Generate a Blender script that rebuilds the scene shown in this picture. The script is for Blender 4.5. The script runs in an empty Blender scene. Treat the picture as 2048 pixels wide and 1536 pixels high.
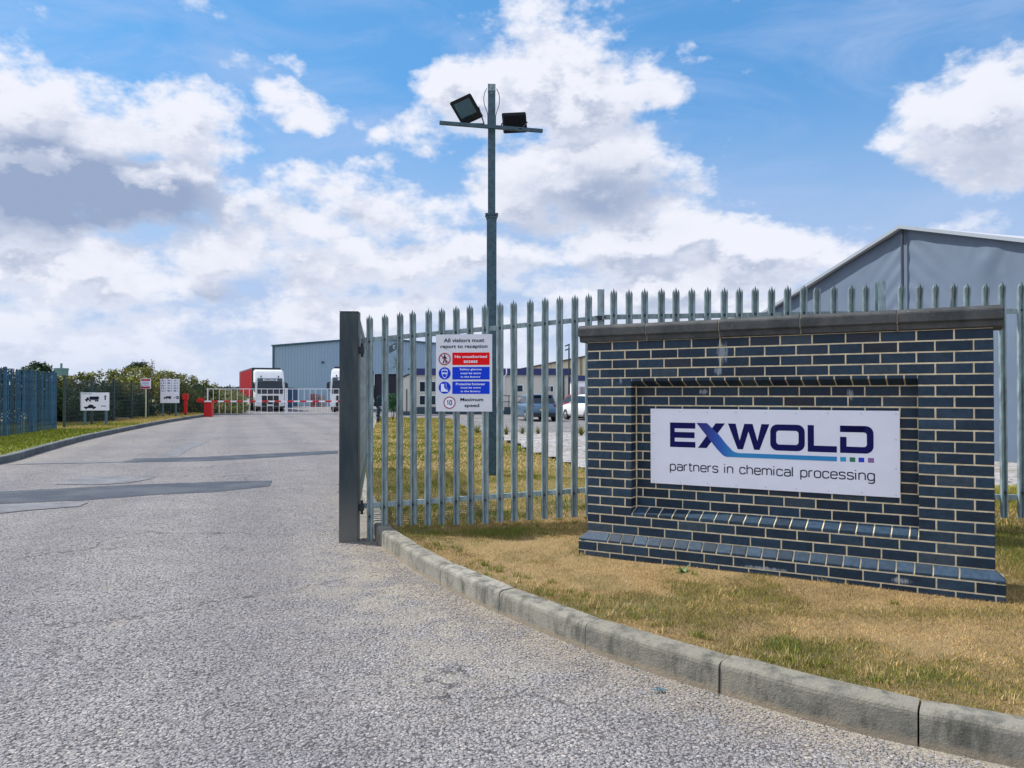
import bpy, bmesh, math, random
import numpy as np
from mathutils import Vector, Matrix
random.seed(7); rng = np.random.default_rng(7)
R = math.radians
scene = bpy.context.scene
COL = scene.collection

# ------------------------------------------------------------------ camera
FPX = 1560.0
EYE = 1.475
PITCH = math.atan(22 / FPX)
cam = bpy.data.cameras.new('camera'); camo = bpy.data.objects.new('camera', cam); COL.objects.link(camo)
cam.sensor_width = 36.0; cam.lens = 36.0 * FPX / 2048
cam.clip_start = 0.05; cam.clip_end = 6000
camo.location = (0, 0, EYE); camo.rotation_euler = (math.pi / 2 + PITCH, 0, 0)
scene.camera = camo

def ray(px, py):
    x = (px - 1024) / FPX; z = (768 - py) / FPX
    c, s = math.cos(PITCH), math.sin(PITCH)
    return Vector((x, c - z * s, s + z * c))
def gp(px, py, z=0.0):                       # point at height z seen at a pixel
    d = ray(px, py); t = (z - EYE) / d.z
    return Vector((d.x * t, d.y * t, z))
def dp(px, py, D):                           # point at distance D (along +Y)
    d = ray(px, py); t = D / d.y
    return Vector((d.x * t, D, EYE + d.z * t))
def pl(px, py, P, a):                        # hit on the vertical plane through P with direction angle a -> (s, z)
    d = ray(px, py); n = Vector((-math.sin(a), math.cos(a), 0))
    t = (Vector((P[0], P[1], 0)).dot(n)) / d.dot(n)
    q = d * t
    return (q.x - P[0]) * math.cos(a) + (q.y - P[1]) * math.sin(a), q.z + EYE

# ------------------------------------------------------------------ light
SUN_AZ, SUN_EL = R(-66), R(48)
SKY_STR = 0.11
sun = bpy.data.lights.new('sun', 'SUN'); suno = bpy.data.objects.new('sun', sun); COL.objects.link(suno)
sun.energy = 4.4; sun.angle = R(0.8); sun.color = (1.0, 0.945, 0.86)
tosun = Vector((math.sin(SUN_AZ) * math.cos(SUN_EL), math.cos(SUN_AZ) * math.cos(SUN_EL), math.sin(SUN_EL)))
suno.rotation_euler = tosun.to_track_quat('Z', 'Y').to_euler()
scene.view_settings.view_transform = 'Standard'; scene.view_settings.look = 'None'
scene.view_settings.exposure = 0.48; scene.view_settings.gamma = 1.0

# ------------------------------------------------------------------ node helper
class NT:
    def __init__(s, tree): s.t = tree; s.n = tree.nodes; s.l = tree.links
    def node(s, typ, **kw):
        n = s.n.new(typ)
        for k, v in kw.items(): setattr(n, k, v)
        return n
    def put(s, sock, v):
        if isinstance(v, bpy.types.NodeSocket): s.l.new(v, sock)
        elif v is not None:
            if isinstance(v, (tuple, list)) and sock.type == 'RGBA' and len(v) == 3: v = (*v, 1)
            sock.default_value = v
    def m(s, op, a, b=None, c=None, clamp=False):
        n = s.n.new('ShaderNodeMath'); n.operation = op; n.use_clamp = clamp
        s.put(n.inputs[0], a)
        if b is not None: s.put(n.inputs[1], b)
        if c is not None: s.put(n.inputs[2], c)
        return n.outputs[0]
    def vm(s, op, a, b=None):
        n = s.n.new('ShaderNodeVectorMath'); n.operation = op
        s.put(n.inputs[0], a)
        if b is not None: s.put(n.inputs['Scale' if op == 'SCALE' else 1], b)
        return n.outputs[0]
    def noise(s, vec, scale, detail=4, rough=0.55, out='Fac', dist=0):
        n = s.n.new('ShaderNodeTexNoise'); s.put(n.inputs['Vector'], vec)
        n.inputs['Scale'].default_value = scale; n.inputs['Detail'].default_value = detail
        n.inputs['Roughness'].default_value = rough; n.inputs['Distortion'].default_value = dist
        return n.outputs[0 if out == 'Fac' else 1]
    def ss(s, v, a, b, lo=0.0, hi=1.0, lin=False):
        n = s.n.new('ShaderNodeMapRange'); n.interpolation_type = 'LINEAR' if lin else 'SMOOTHSTEP'
        s.put(n.inputs[0], v)
        for i, q in zip((1, 2, 3, 4), (a, b, lo, hi)): s.put(n.inputs[i], q)
        return n.outputs[0]
    def mix(s, f, a, b, mode='MIX'):
        n = s.n.new('ShaderNodeMix'); n.data_type = 'RGBA'; n.blend_type = mode
        s.put(n.inputs[0], f); s.put(n.inputs[6], a); s.put(n.inputs[7], b)
        return n.outputs[2]
    def comb(s, x, y, z=0.0):
        n = s.n.new('ShaderNodeCombineXYZ')
        for i, q in enumerate((x, y, z)): s.put(n.inputs[i], q)
        return n.outputs[0]

# ------------------------------------------------------------------ world: blue sky with cumulus laid out by direction
world = bpy.data.worlds.new('World'); scene.world = world; world.use_nodes = True
w = NT(world.node_tree); w.n.clear()
sky = w.node('ShaderNodeTexSky', sky_type='NISHITA'); sky.sun_disc = False
sky.sun_elevation = SUN_EL; sky.sun_rotation = SUN_AZ
sky.air_density = 1.0; sky.dust_density = 0.6; sky.ozone_density = 2.5
tc = w.node('ShaderNodeTexCoord'); sep = w.node('ShaderNodeSeparateXYZ'); w.l.new(tc.outputs['Generated'], sep.inputs[0])
X, Y, Z = sep.outputs
az = w.m('ARCTAN2', X, Y); el = w.m('ARCSINE', Z)
# domain warp so that outlines billow
p0 = w.comb(az, w.m('MULTIPLY', el, 1.35), 0.0)
wn = w.noise(p0, 5.0, 5, 0.6, out='Color')
warp = w.vm('SCALE', w.vm('SUBTRACT', wn, (0.5, 0.5, 0.5)), 0.16)
BL = [  # px, py, rx, ry, weight : masses of cloud by their direction
 (40, 220, 270, 120, 1.0), (290, 235, 200, 80, .9), (130, 390, 370, 95, 1.1), (400, 400, 100, 60, .6),
 (600, 195, 95, 38, .62), (620, 112, 50, 26, .5), (1060, 30, 130, 70, .7),
 (1130, 150, 200, 120, 1.0), (950, 220, 140, 90, .8), (850, 270, 90, 50, .6), (1180, 360, 220, 110, 1.0), (1330, 180, 80, 45, .6), (1290, 110, 70, 30, .5),
 (690, 400, 140, 85, .95), (600, 470, 110, 50, .75), (830, 430, 110, 60, .65), (1400, 80, 60, 30, .4),
 (430, 510, 120, 60, .85), (200, 560, 300, 55, .85), (700, 560, 230, 60, .85), (980, 520, 180, 60, .85), (1280, 500, 160, 70, .95),
 (1550, 500, 150, 70, 1.0), (1420, 560, 200, 60, .8), (1970, 230, 170, 95, .82), (1850, 200, 70, 45, .5), (2030, 320, 150, 75, .7), (1780, 240, 60, 30, .4),
 (300, 640, 500, 40, .7), (900, 640, 500, 40, .7), (1650, 600, 400, 45, .5), (1900, 470, 200, 40, .3), (500, 120, 60, 25, .25)]
def density(off):
    a = w.m('ADD', az, off[0]); e = w.m('ADD', el, off[1])
    vec = w.vm('ADD', w.comb(a, e, 0.0), warp)
    sp = w.node('ShaderNodeSeparateXYZ'); w.l.new(vec, sp.inputs[0])
    wa, we = sp.outputs[0], sp.outputs[1]
    tot = None
    for px, py, rx, ry, wt in BL:
        d = ray(px, py).normalized(); a0 = math.atan2(d.x, d.y); e0 = math.asin(d.z)
        sx = FPX / rx; sy = FPX / ry * 1.0
        dx = w.m('MULTIPLY_ADD', wa, sx, -a0 * sx); dy = w.m('MULTIPLY_ADD', we, sy, -e0 * sy)
        q = w.m('MULTIPLY_ADD', dx, dx, w.m('MULTIPLY', dy, dy))
        v = w.m('MULTIPLY_ADD', q, -wt * 0.62, wt)
        tot = v if tot is None else w.m('SMOOTH_MAX', tot, v, 0.25)
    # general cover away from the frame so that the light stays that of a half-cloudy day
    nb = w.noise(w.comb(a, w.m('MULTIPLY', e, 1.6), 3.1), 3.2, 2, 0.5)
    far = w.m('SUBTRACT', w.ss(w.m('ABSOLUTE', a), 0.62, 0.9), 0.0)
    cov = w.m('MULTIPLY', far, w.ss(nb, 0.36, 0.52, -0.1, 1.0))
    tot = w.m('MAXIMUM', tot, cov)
    low = w.ss(e, 0.29, 0.09, -0.2, 0.60)
    tot = w.m('MAXIMUM', tot, low)
    f1 = w.noise(w.comb(a, w.m('MULTIPLY', e, 1.5), 0.7), 9.0, 9, 0.60)
    f2 = w.noise(w.comb(a, w.m('MULTIPLY', e, 1.9), 5.7), 24.0, 7, 0.62)
    f = w.m('ADD', w.m('MULTIPLY', w.m('SUBTRACT', f1, 0.5), 2.3), w.m('MULTIPLY', w.m('SUBTRACT', f2, 0.5), 0.6))
    return w.m('ADD', w.m('SUBTRACT', tot, 0.40), f)
d0 = density((0, 0)); d1 = density((-0.012, 0.030))
alpha = w.m('POWER', w.ss(d0, -0.18, 0.30), 0.85)
# grey undersides of the thick masses
GB = [(140, 385, 310, 92, 1.35), (330, 350, 120, 60, .5), (1190, 385, 170, 70, .75), (1060, 440, 150, 40, .5), (700, 445, 130, 30, .45), (450, 585, 160, 26, .6), (620, 560, 200, 30, .4),
      (1950, 330, 150, 60, .5), (1230, 240, 120, 50, .35), (250, 520, 200, 25, .4), (1500, 560, 160, 25, .35), (1150, 545, 160, 22, .45), (860, 500, 100, 30, .4), (200, 235, 120, 35, .3)]
grey = None
wsp = w.vm('ADD', w.comb(az, el, 0.0), warp); sp_ = w.node('ShaderNodeSeparateXYZ'); w.l.new(wsp, sp_.inputs[0])
for px, py, rx, ry, wt in GB:
    d = ray(px, py).normalized(); a0 = math.atan2(d.x, d.y); e0 = math.asin(d.z); sx = FPX / rx; sy = FPX / ry
    dx = w.m('MULTIPLY_ADD', sp_.outputs[0], sx, -a0 * sx); dy = w.m('MULTIPLY_ADD', sp_.outputs[1], sy, -e0 * sy)
    q = w.m('MULTIPLY_ADD', dx, dx, w.m('MULTIPLY', dy, dy)); v = w.m('MULTIPLY', w.m('EXPONENT', w.m('MULTIPLY', q, -1.2)), wt)
    grey = v if grey is None else w.m('MAXIMUM', grey, v)
nm = w.noise(p0, 11, 6, .6)
rel = w.m('SUBTRACT', d1, d0)
body = w.ss(d0, 0.02, 0.55)
shade = w.m('MULTIPLY', w.ss(rel, -0.26, 0.20), w.m('MULTIPLY_ADD', body, .8, .2))
shade = w.m('MULTIPLY', shade, w.ss(nm, 0.25, 0.60, 0.55, 1.0))
gr_ = w.m('MULTIPLY', w.m('MULTIPLY', grey, 1.25), w.m('MULTIPLY', w.ss(d1, -.15, .35), w.ss(rel, -0.45, 0.10, .45, 1.0)))
shade = w.m('MAXIMUM', w.m('MULTIPLY', shade, .74), gr_, clamp=True)
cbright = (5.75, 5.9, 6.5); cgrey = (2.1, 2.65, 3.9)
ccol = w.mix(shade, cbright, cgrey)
ccol = w.vm('SCALE', ccol, w.ss(w.m('ABSOLUTE', az), 0.9, 1.5, 1.0, 1.55))  # clouds out of view brightened to add fill on the shaded fronts
wisp = w.ss(w.noise(w.comb(w.m('MULTIPLY', az, 0.8), w.m('MULTIPLY', el, 2.2), 9.3), 5.0, 9, 0.62, dist=0.6), 0.40, 0.78, 0.0, 0.60)
skyc = w.mix(1.0, sky.outputs[0], (0.62, 1.25, 1.45), 'MULTIPLY')
skyc = w.mix(0.65, skyc, (0.72, 1.95, 4.2))
hz = w.ss(el, 0.40, 0.09, 0.0, 0.88)
skyc = w.mix(hz, skyc, (3.3, 4.0, 5.5))
skyc = w.mix(wisp, skyc, (2.9, 3.8, 5.7))
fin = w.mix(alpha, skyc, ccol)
hz2 = w.ss(el, 0.13, 0.0, 0.0, 0.75)
fin = w.mix(hz2, fin, (4.4, 4.9, 6.0))
low = w.ss(Z, 0.0, -0.02)
fin = w.mix(low, fin, (1.2, 1.2, 1.1))
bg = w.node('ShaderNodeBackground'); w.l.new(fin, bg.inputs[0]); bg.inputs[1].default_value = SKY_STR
wo = w.node('ShaderNodeOutputWorld'); w.l.new(bg.outputs[0], wo.inputs[0])

# ------------------------------------------------------------------ materials
MATS = {}
def mat(name, col, rough=0.7, metal=0.0, var=0.0, vscale=6.0, bump=0.0, bscale=40.0, attr=False, island=0.0, spec=0.5,
        stain=None, stain_scale=2.0, stain_rng=(0.5, 0.7), emit=None, aniso=None, trans=0.0, objvar=0.0, custom=None):
    if name in MATS: return MATS[name]
    m = bpy.data.materials.new(name); m.use_nodes = True
    t = NT(m.node_tree); b = t.n['Principled BSDF']
    tcn = t.node('ShaderNodeTexCoord'); vec = tcn.outputs['Object']
    if attr:
        an = t.node('ShaderNodeAttribute'); an.attribute_name = 'col'; c = an.outputs['Color']
    else:
        rg = t.node('ShaderNodeRGB'); rg.outputs[0].default_value = (*col, 1); c = rg.outputs[0]
    if aniso: vec2 = t.vm('MULTIPLY', vec, aniso)
    else: vec2 = vec
    if var:
        f = t.noise(vec2, vscale, 6, 0.6)
        c = t.mix(1.0, c, t.mix(t.ss(f, 0.3, 0.7), (1 - var,) * 3, (1 + var,) * 3), 'MULTIPLY')
    if island:
        g = t.node('ShaderNodeNewGeometry')
        c = t.mix(1.0, c, t.mix(g.outputs['Random Per Island'], (1 - island,) * 3, (1 + island,) * 3), 'MULTIPLY')
    if objvar:
        oi = t.node('ShaderNodeObjectInfo'); c = t.mix(1.0, c, t.mix(oi.outputs['Random'], (1 - objvar,) * 3, (1 + objvar,) * 3), 'MULTIPLY')
        vec2 = t.vm('ADD', vec2, t.comb(t.m('MULTIPLY', oi.outputs['Random'], 37.0), 0.0, t.m('MULTIPLY', oi.outputs['Random'], 11.0)))
    if stain:
        f = t.noise(vec2, stain_scale, 7, 0.65)
        c = t.mix(t.ss(f, *stain_rng), c, stain)
    t.put(b.inputs['Base Color'], c)
    b.inputs['Roughness'].default_value = rough; b.inputs['Metallic'].default_value = metal
    b.inputs['Specular IOR Level'].default_value = spec
    if bump:
        bn = t.node('ShaderNodeBump'); bn.inputs['Distance'].default_value = bump
        bn.inputs['Strength'].default_value = 1.0
        t.put(bn.inputs['Height'], t.noise(vec2, bscale, 4, 0.6)); t.l.new(bn.outputs[0], b.inputs['Normal'])
    if emit:
        t.put(b.inputs['Emission Color'], emit[0]); b.inputs['Emission Strength'].default_value = emit[1]
    if custom: custom(t, b, vec)
    MATS[name] = m
    return m

# ------------------------------------------------------------------ mesh helpers
class MB:
    def __init__(s): s.v = []; s.f = []
    def add(s, vs, fs):
        n = len(s.v); s.v += [tuple(v) for v in vs]; s.f += [tuple(i + n for i in f) for f in fs]; return s
    def box(s, x0, x1, y0, y1, z0, z1, M=None):
        vs = [Vector((x, y, z)) for z in (z0, z1) for y in (y0, y1) for x in (x0, x1)]
        if M is not None: vs = [M @ v for v in vs]
        return s.add(vs, [(0, 2, 3, 1), (4, 5, 7, 6), (0, 1, 5, 4), (2, 6, 7, 3), (0, 4, 6, 2), (1, 3, 7, 5)])
    def hexa(s, b, t):   # bottom quad, top quad
        return s.add(list(b) + list(t), [(3, 2, 1, 0), (4, 5, 6, 7), (0, 1, 5, 4), (1, 2, 6, 5), (2, 3, 7, 6), (3, 0, 4, 7)])
    def prism(s, poly, fn, a, b):   # poly of 2D points; fn(u,v,w) -> 3D
        n = len(poly)
        vs = [fn(u, v, a) for u, v in poly] + [fn(u, v, b) for u, v in poly]
        return s.add(vs, [tuple(range(n - 1, -1, -1)), tuple(range(n, 2 * n))] + [(i, (i + 1) % n, n + (i + 1) % n, n + i) for i in range(n)])
    def cyl(s, p0, p1, r0, r1=None, n=10, cap=True):
        r1 = r0 if r1 is None else r1
        p0, p1 = Vector(p0), Vector(p1); d = (p1 - p0).normalized()
        a = d.orthogonal().normalized(); b = d.cross(a)
        vs = [p + (a * math.cos(2 * math.pi * i / n) + b * math.sin(2 * math.pi * i / n)) * r for p, r in ((p0, r0), (p1, r1)) for i in range(n)]
        fs = [(i, (i + 1) % n, n + (i + 1) % n, n + i) for i in range(n)]
        if cap: fs += [tuple(range(n - 1, -1, -1)), tuple(range(n, 2 * n))]
        return s.add(vs, fs)
    def bar(s, p0, p1, wx, wy, up=(0, 0, 1)):
        p0, p1 = Vector(p0), Vector(p1); d = (p1 - p0).normalized(); a = d.cross(Vector(up))
        a = a.normalized() if a.length > 1e-5 else Vector((1, 0, 0)); b = a.cross(d).normalized()
        q = [a * (-wx / 2) + b * (-wy / 2), a * (wx / 2) + b * (-wy / 2), a * (wx / 2) + b * (wy / 2), a * (-wx / 2) + b * (wy / 2)]
        return s.hexa([p0 + i for i in q], [p1 + i for i in q])
    def tube(s, pts, r, n=6):
        for a, b in zip(pts, pts[1:]): s.cyl(a, b, r, n=n)
        return s
    def build(s, name, m, parent=None, smooth=False, bevel=0.0):
        me = bpy.data.meshes.new(name); me.from_pydata([tuple(v) for v in s.v], [], s.f); me.update()
        bm = bmesh.new(); bm.from_mesh(me)
        bmesh.ops.recalc_face_normals(bm, faces=bm.faces)
        if bevel:
            es = [e for e in bm.edges if len(e.link_faces) == 2 and e.calc_face_angle(0) > 0.5]
            bmesh.ops.bevel(bm, geom=es, offset=bevel, segments=2, affect='EDGES', clamp_overlap=True)
        bm.to_mesh(me); bm.free()
        if smooth:
            for p in me.polygons: p.use_smooth = True
        me.materials.append(m)
        o = bpy.data.objects.new(name, me); COL.objects.link(o)
        if parent: o.parent = parent
        return o
def np_obj(name, V, F, m, col=None, parent=None, smooth=False):
    V = np.asarray(V, dtype=np.float32); F = np.asarray(F, dtype=np.int32); k = F.shape[1]
    me = bpy.data.meshes.new(name)
    me.vertices.add(len(V)); me.vertices.foreach_set('co', V.ravel())
    me.loops.add(F.size); me.loops.foreach_set('vertex_index', F.ravel())
    me.polygons.add(len(F)); me.polygons.foreach_set('loop_start', np.arange(0, F.size, k, dtype=np.int32))
    if smooth: me.polygons.foreach_set('use_smooth', np.ones(len(F), dtype=bool))
    me.update(calc_edges=True); me.validate()
    if col is not None:
        a = me.color_attributes.new('col', 'FLOAT_COLOR', 'POINT')
        c4 = np.ones((len(V), 4), dtype=np.float32); c4[:, :3] = col; a.data.foreach_set('color', c4.ravel())
    me.materials.append(m)
    o = bpy.data.objects.new(name, me); COL.objects.link(o)
    if parent: o.parent = parent
    return o
def tag(o, label=None, cat=None, group=None, kind=None):
    if label: o['label'] = label
    if cat: o['category'] = cat
    if group: o['group'] = group
    if kind: o['kind'] = kind
    return o
def thing(name, label, cat, loc=(0, 0, 0), rotz=0.0, group=None):
    o = bpy.data.objects.new(name, None); COL.objects.link(o); o.empty_display_size = 0.2
    o.location = loc; o.rotation_euler = (0, 0, rotz)
    return tag(o, label, cat, group)
def dup(o, parent=None, loc=None, rot=None, scale=None):
    c = o.copy(); COL.objects.link(c)
    if parent is not None: c.parent = parent
    if loc is not None: c.location = loc
    if rot is not None: c.rotation_euler = rot
    if scale is not None: c.scale = scale
    for g in list(o.children): dup(g, c)
    return c
def text_me(body, width=None, height=None, bold=0.0, align='CENTER', ls=1.0, sp=1.0):
    """flat text mesh, returned as (verts, faces) in 2D, scaled to a width"""
    cu = bpy.data.curves.new('t', 'FONT'); cu.body = body; cu.size = 1.0; cu.align_x = align; cu.offset = bold
    cu.resolution_u = 3; cu.space_line = ls; cu.space_character = sp
    o = bpy.data.objects.new('t', cu); COL.objects.link(o)
    dg = bpy.context.evaluated_depsgraph_get()
    me = bpy.data.meshes.new_from_object(o.evaluated_get(dg))
    vs = np.array([v.co[:2] for v in me.vertices]); fs = [tuple(p.vertices) for p in me.polygons]
    bpy.data.objects.remove(o); bpy.data.curves.remove(cu); bpy.data.meshes.remove(me)
    lo, hi = vs.min(0), vs.max(0)
    vs = vs - (lo + hi) / 2
    sx = (width / (hi[0] - lo[0])) if width else 1; sy = (height / (hi[1] - lo[1])) if height else sx
    if not width: sx = sy
    vs = vs * (sx, sy)
    return vs, fs
def put_text(name, body, m, parent, cx, cz, y, width=None, height=None, bold=0.02, align='CENTER', ls=1.0):
    vs, fs = text_me(body, width, height, bold, align, ls)
    b = MB(); b.add([(cx + p[0], y, cz + p[1]) for p in vs], fs)
    return flat(b, name, m, parent)
def flat(b, name, m, parent):
    me = bpy.data.meshes.new(name); me.from_pydata([tuple(map(float, v)) for v in b.v], [], b.f); me.update(); me.materials.append(m)
    o = bpy.data.objects.new(name, me); COL.objects.link(o)
    if parent: o.parent = parent
    return o
def ring2d(cx, cz, r0, r1, n=28):
    v = []; f = []
    for i in range(n):
        a = 2 * math.pi * i / n
        v += [(cx + r0 * math.cos(a), cz + r0 * math.sin(a)), (cx + r1 * math.cos(a), cz + r1 * math.sin(a))]
    for i in range(n):
        j = (i + 1) % n; f.append((2 * i, 2 * i + 1, 2 * j + 1, 2 * j))
    return v, f
def disc2d(cx, cz, r, n=28): return [(cx + r * math.cos(2 * math.pi * i / n), cz + r * math.sin(2 * math.pi * i / n)) for i in range(n)]
def add2d(b, pts, y, faces=None):
    out = []
    for f in (faces or [tuple(range(len(pts)))]):
        A = sum(pts[f[i]][0] * pts[f[(i + 1) % len(f)]][1] - pts[f[(i + 1) % len(f)]][0] * pts[f[i]][1] for i in range(len(f)))
        out.append(tuple(f) if A > 0 else tuple(reversed(f)))
    faces = out
    b.add([(p[0], y, p[1]) for p in pts], faces or [tuple(range(len(pts)))])
def vnoise(x, y, scale, seed, octaves=4):
    """numpy value noise 0..1"""
    out = np.zeros_like(x); amp = 1.0; tot = 0
    for o in range(octaves):
        g = np.random.default_rng(seed + o * 17).random((257, 257))
        u = x * scale + 1000; v = y * scale + 1000
        iu = np.floor(u).astype(int); iv = np.floor(v).astype(int); fu = u - iu; fv = v - iv
        fu = fu * fu * (3 - 2 * fu); fv = fv * fv * (3 - 2 * fv)
        a = g[iu % 256, iv % 256]; b_ = g[(iu + 1) % 256, iv % 256]; c = g[iu % 256, (iv + 1) % 256]; d = g[(iu + 1) % 256, (iv + 1) % 256]
        out += amp * ((a * (1 - fu) + b_ * fu) * (1 - fv) + (c * (1 - fu) + d * fu) * fv); tot += amp
        amp *= 0.5; scale *= 2.03
    return out / tot
def sstep(v, a, b):
    t = np.clip((v - a) / (b - a), 0, 1); return t * t * (3 - 2 * t)
def inside(x, y, poly):
    r = np.zeros(x.shape, bool); n = len(poly)
    for i in range(n):
        x0, y0 = poly[i]; x1, y1 = poly[(i + 1) % n]
        if y0 == y1: continue
        c = ((y0 > y) != (y1 > y)) & (x < (x1 - x0) * (y - y0) / (y1 - y0) + x0); r ^= c
    return r
def seg_dist(x, y, line):
    d = np.full(x.shape, 1e9)
    for (x0, y0), (x1, y1) in zip(line, line[1:]):
        L = (x1 - x0) ** 2 + (y1 - y0) ** 2
        t = np.clip(((x - x0) * (x1 - x0) + (y - y0) * (y1 - y0)) / L, 0, 1)
        d = np.minimum(d, np.hypot(x - x0 - t * (x1 - x0), y - y0 - t * (y1 - y0)))
    return d
def catmull(pts, n=8):
    out = []; P = [pts[0]] + list(pts) + [pts[-1]]
    for i in range(1, len(P) - 2):
        a, b, c, d = (np.array(P[i + k], float) for k in (-1, 0, 1, 2))
        for j in range(n):
            t = j / n
            out.append(tuple(0.5 * ((2 * b) + (c - a) * t + (2 * a - 5 * b + 4 * c - d) * t * t + (3 * b - a - 3 * c + d) * t ** 3)))
    out.append(tuple(map(float, pts[-1]))); return out

# materials used in several places
def steel_nodes(t, b, vec):
    pass
galv = mat('galvanised_steel', (0.20, 0.27, 0.285), 0.45, 0.15, objvar=.16, var=0.38, vscale=25, bump=0.0006, bscale=60, aniso=(1, 1, .25), stain=(0.33, 0.38, 0.38), stain_scale=9, stain_rng=(.56, .8))
galv_dark = mat('dull_galvanised_steel', (0.035, 0.080, 0.110), 0.5, 0.2, var=0.35, vscale=14, stain=(0.06, 0.105, 0.12), stain_scale=5, stain_rng=(.5, .8))
bolt_m = mat('bolt_steel', (0.03, 0.04, 0.05), 0.5, 0.6)
white = mat('white_paint', (0.78, 0.79, 0.82), 0.45, var=0.05, vscale=3)
board_w = mat('white_sign_face', (0.74, 0.76, 0.86), 0.5, var=0.03, vscale=4, bump=0.0004, bscale=12)
black = mat('black_plastic', (0.012, 0.014, 0.02), 0.45)
navy = mat('navy_print', (0.003, 0.004, 0.085), 0.4, spec=0.15)
ink = mat('black_print', (0.01, 0.013, 0.03), 0.5, spec=0.15)
redp = mat('red_print', (0.72, 0.004, 0.006), 0.4, spec=0.15)
bluep = mat('blue_print', (0.003, 0.045, 0.62), 0.4, spec=0.15)
whitep = mat('white_print', (0.75, 0.82, 0.95), 0.5)
glass = mat('dark_glass', (0.006, 0.018, 0.035), 0.12, spec=0.35)
rubber = mat('tyre_rubber', (0.018, 0.018, 0.02), 0.85)
alloy = mat('wheel_alloy', (0.4, 0.42, 0.45), 0.3, 0.8)
redpaint = mat('red_paint', (0.55, 0.015, 0.02), 0.4, var=0.1, vscale=3)

# ------------------------------------------------------------------ ground, road
KERB = [(9.5, 1.55), (7.0, 1.75), (5.0, 2.02), (3.3, 2.42), (1.70, 3.285), (1.05, 3.84), (.463, 4.49), (-.064, 5.24), (-.535, 6.01), (-.95, 6.85), (-1.34, 7.8), (-1.62, 8.9), (-2.75, 14), (-4.8, 26), (-8.3, 48)]
KC = catmull(KERB, 10)
LK = [(-40, 7), (-22, 9.5), (-14.5, 11.6), (-11.2, 14.6), (-10.9, 16.6), (-12.5, 21.3), (-14.5, 27.4), (-18.2, 41), (-21.0, 53.4), (-22.0, 57)]
LK[3] = (-10.95, 14.2)
LKC = catmull(LK, 8)

def soil_nodes(t, b, vec):
    n1 = t.noise(vec, .02, 6, .6); c = t.mix(t.ss(n1, .4, .6), (.09, .11, .03), (.20, .17, .07))
    t.put(b.inputs['Base Color'], c)
field_m = mat('field_grass', (.1, .1, .05), .95, custom=soil_nodes)
g = MB(); g.add([(-3000, -60, -.05), (3000, -60, -.05), (3000, 5500, -.05), (-3000, 5500, -.05)], [(0, 1, 2, 3)])
tag(g.build('ground', field_m), kind='structure')

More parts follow.
